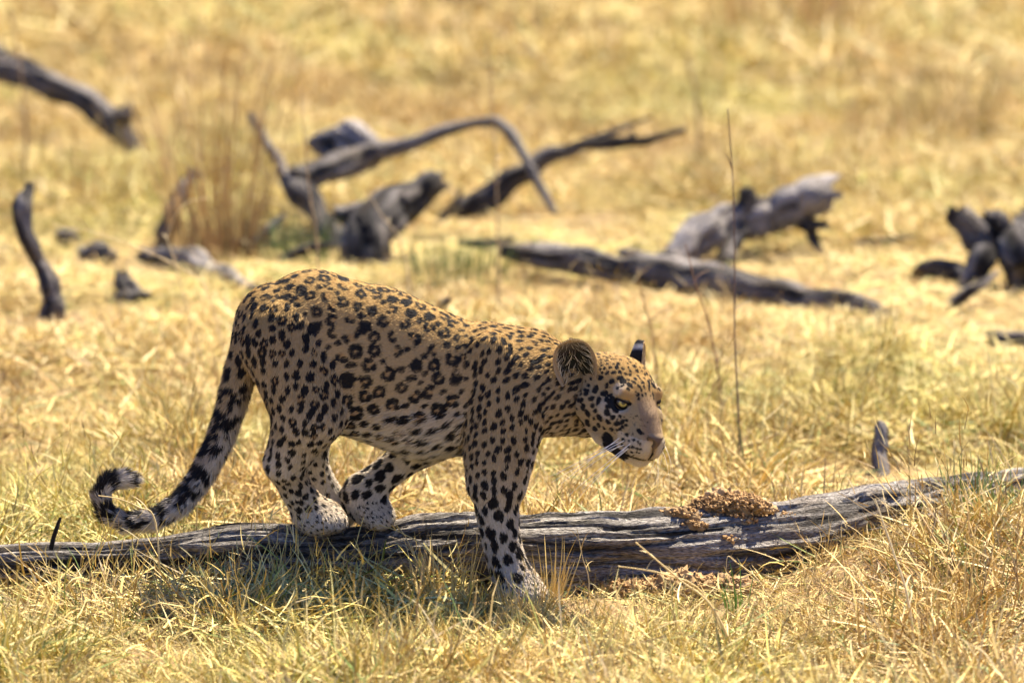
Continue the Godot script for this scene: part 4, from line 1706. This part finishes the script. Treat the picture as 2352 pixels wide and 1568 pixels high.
func build_stalks() -> void:
	# single stems that stand clear of the grass: list of px, py, z
	var stems := [
		["tall dark thin stem standing right of the leopard's face", [[1703, 1075, -1.7], [1697, 960, -1.7], [1688, 760, -1.7], [1688, 600, -1.7], [1684, 420, -1.7], [1672, 250, -1.68]], 0.0035, Color(0.15, 0.10, 0.075)],
		["reddish crooked stem left of the tall dark stem", [[1668, 960, -2.4], [1650, 860, -2.4], [1628, 740, -2.4], [1600, 660, -2.4], [1575, 560, -2.4]], 0.004, Color(0.24, 0.14, 0.075)],
		["pale thin stem before the long dark log, above the leopard's far ear", [[1520, 900, -2.6], [1500, 780, -2.6], [1478, 690, -2.6], [1462, 615, -2.6]], 0.0035, Color(0.28, 0.18, 0.09)],
		["tall thin stem crossing the forked branch above the rump", [[738, 640, -4.0], [728, 560, -4.0], [715, 470, -4.0], [700, 340, -4.0], [692, 200, -4.0]], 0.0045, Color(0.33, 0.24, 0.14)],
		["faint tall stem crossing the bend of the forked branch", [[1146, 640, -5.0], [1142, 480, -5.0], [1134, 300, -5.0], [1120, 90, -5.0]], 0.0045, Color(0.33, 0.24, 0.14)],
		["blurred upright stem far off at the upper centre right", [[1610, 420, -9.0], [1606, 320, -9.0], [1598, 210, -9.0], [1570, 110, -9.0]], 0.010, Color(0.22, 0.16, 0.10)],
		["blurred dark stem rising beside the upright snag at far left", [[50, 520, -8.0], [55, 400, -8.0], [58, 280, -8.0], [40, 120, -8.0], [20, 20, -8.0]], 0.009, Color(0.26, 0.18, 0.10)],
		["long pale grass stem arching over from the left snag to the rump", [[540, 730, -3.2], [480, 680, -3.2], [420, 620, -3.2], [330, 575, -3.2], [220, 535, -3.2], [120, 515, -3.2]], 0.003, Color(0.58, 0.45, 0.24)],
		["pale arching grass stem curling in front of the black stub", [[470, 620, -3.6], [400, 600, -3.6], [385, 540, -3.6], [420, 470, -3.6], [480, 455, -3.6]], 0.003, Color(0.58, 0.45, 0.24)],
		["slanting pale stem in front of the broken stump", [[960, 640, -4.2], [925, 570, -4.2], [880, 500, -4.2], [845, 440, -4.2]], 0.003, Color(0.42, 0.34, 0.22)],
		["near pale stalk leaning over the right part of the log", [[2110, 1440, 0.75], [2085, 1370, 0.74], [2050, 1260, 0.72], [2010, 1145, 0.7]], 0.0042, Color(0.62, 0.50, 0.28)],
		["near blurred straw stalk leaning left before the burrow", [[1720, 1480, 0.85], [1640, 1400, 0.84], [1560, 1330, 0.82], [1460, 1245, 0.8]], 0.004, Color(0.55, 0.41, 0.19)],
		["second near straw stalk, lower and flatter, before the burrow", [[1700, 1430, 0.8], [1620, 1370, 0.8], [1530, 1320, 0.8], [1420, 1300, 0.78]], 0.0032, Color(0.55, 0.41, 0.19)],
		["thin straw stem standing before the log right of the foreleg", [[1350, 1400, 0.1], [1352, 1330, 0.1], [1338, 1280, 0.1], [1326, 1215, 0.1]], 0.0022, Color(0.5, 0.37, 0.18)],
		["straw stem with a hooked tip below the soil crust", [[1790, 1400, 0.1], [1740, 1330, 0.1], [1690, 1290, 0.1], [1672, 1278, 0.1], [1668, 1310, 0.1]], 0.0022, Color(0.6, 0.46, 0.24)],
		["pale stem arching over the curled tail tip", [[372, 1290, 0.12], [356, 1200, 0.12], [318, 1165, 0.12], [270, 1145, 0.12], [225, 1138, 0.12]], 0.0026, Color(0.6, 0.46, 0.22)],
		["green stem leaning in front of the log under the hind paw", [[700, 1385, 0.1], [660, 1310, 0.1], [610, 1260, 0.1], [555, 1222, 0.1]], 0.0022, Color(0.25, 0.29, 0.07)],
		["straw stem crossing the log between the hind paw and foreleg", [[1000, 1330, 0.08], [940, 1250, 0.08], [905, 1200, 0.08]], 0.0022, Color(0.45, 0.34, 0.16)],
		["straw stem rising beside the lifted paw on the log", [[1060, 1350, 0.1], [985, 1270, 0.1], [925, 1225, 0.1], [870, 1205, 0.1]], 0.0022, Color(0.42, 0.33, 0.14)]]
	for s in stems:
		var pts := []
		var list: Array = s[1]
		var base := at(list[0][0], list[0][1], list[0][2])
		base.y = ground_h(base.x, base.z)
		for a in list:
			var p := at(a[0], a[1], a[2]) - base
			pts.append(Vector4(p.x, p.y, p.z, s[2]))
		pts[0].y = minf(pts[0].y, -0.01)
		var c := curve_pts(pts, 24)
		for k in c.size():
			c[k].w = s[2] * (1.0 - 0.6 * float(k) / c.size()) * (1.0 + (0.35 if k % 6 == 0 else 0.0)) * 0.8
		var t := thing("dry_grass_plant", s[0], "grass stem", base)
		put("stem", tube(c, 6, s[3]), M.stem, t)
		# a few narrow leaves on the stem
		var g := RandomNumberGenerator.new()
		g.seed = int(list[0][0])
		for k in 3:
			var v := PackedVector3Array()
			var idx := PackedInt32Array()
			var col := PackedColorArray()
			var q := v3(c[g.randi_range(3, 20)])
			add_blade(v, idx, col, g, q, g.randf() * TAU, g.randf_range(0.3, 1.0), g.randf_range(0.03, 0.08), float(s[2]) * 1.1, 0.8, s[3])
			put("leaf", mesh_of(v, idx, col), M.grass, t)
	# tussocks that rise above the turf
	var tall := [
		["tall brown tussock of dry grass left of the forked branch", 490, 590, 115, 0.80, 0.16, Color(0.37, 0.235, 0.095)],
		["sparse tall brown grass in front of the upper left branch", 340, 480, 34, 0.50, 0.10, Color(0.42, 0.27, 0.11)],
		["brown sparse grass tuft between snag and left branch", 190, 500, 26, 0.42, 0.08, Color(0.42, 0.27, 0.11)],
		["left of the two dark brown tussocks at the top right", 1765, 105, 120, 0.42, 0.3, Color(0.36, 0.22, 0.09)],
		["right of the two dark brown tussocks at the top right", 1900, 110, 90, 0.55, 0.16, Color(0.40, 0.23, 0.10)],
		["far dark tussock above the raised branch", 1300, 110, 80, 0.3, 0.2, Color(0.33, 0.25, 0.12)],
		["olive tussock far behind the uprooted stump", 2165, 330, 110, 0.42, 0.22, Color(0.34, 0.27, 0.10)],
		["brown tussock in the far grass at the upper left", 110, 85, 80, 0.45, 0.2, Color(0.42, 0.27, 0.11)],
		["low clump of blades painted dark for the shade and humus between the tussock and the black stump", 590, 580, 260, 0.19, 0.26, Color(0.12, 0.085, 0.045)],  # near-black blade colour paints in the debris shade over dark humus
		["green tuft growing behind the leopard's rump", 690, 600, 150, 0.17, 0.14, Color(0.14, 0.21, 0.075)],
		["low green bush of grass behind the leopard's back", 1050, 640, 190, 0.17, 0.18, Color(0.12, 0.17, 0.05)],
		["green grass tuft standing on the mound at the right edge", 2228, 1130, 60, 0.20, 0.04, Color(0.15, 0.23, 0.06)],
		["straw clump growing right in front of the planted front paw", 1196, 1424, 60, 0.13, 0.06, Color(0.60, 0.44, 0.16)],
		["bright straw clump rising beside the foreleg's right edge", 1262, 1385, 46, 0.16, 0.035, Color(0.58, 0.41, 0.13)],
		["straw clump leaning over the log left of the foreleg", 1030, 1390, 70, 0.18, 0.07, Color(0.52, 0.38, 0.14)],
		["fresh green tuft before the log beside the dug soil", 1690, 1405, 22, 0.13, 0.03, Color(0.16, 0.30, 0.06)],
		["green tuft leaning over the log end at the right edge", 2330, 1130, 60, 0.17, 0.05, Color(0.16, 0.24, 0.07)]]
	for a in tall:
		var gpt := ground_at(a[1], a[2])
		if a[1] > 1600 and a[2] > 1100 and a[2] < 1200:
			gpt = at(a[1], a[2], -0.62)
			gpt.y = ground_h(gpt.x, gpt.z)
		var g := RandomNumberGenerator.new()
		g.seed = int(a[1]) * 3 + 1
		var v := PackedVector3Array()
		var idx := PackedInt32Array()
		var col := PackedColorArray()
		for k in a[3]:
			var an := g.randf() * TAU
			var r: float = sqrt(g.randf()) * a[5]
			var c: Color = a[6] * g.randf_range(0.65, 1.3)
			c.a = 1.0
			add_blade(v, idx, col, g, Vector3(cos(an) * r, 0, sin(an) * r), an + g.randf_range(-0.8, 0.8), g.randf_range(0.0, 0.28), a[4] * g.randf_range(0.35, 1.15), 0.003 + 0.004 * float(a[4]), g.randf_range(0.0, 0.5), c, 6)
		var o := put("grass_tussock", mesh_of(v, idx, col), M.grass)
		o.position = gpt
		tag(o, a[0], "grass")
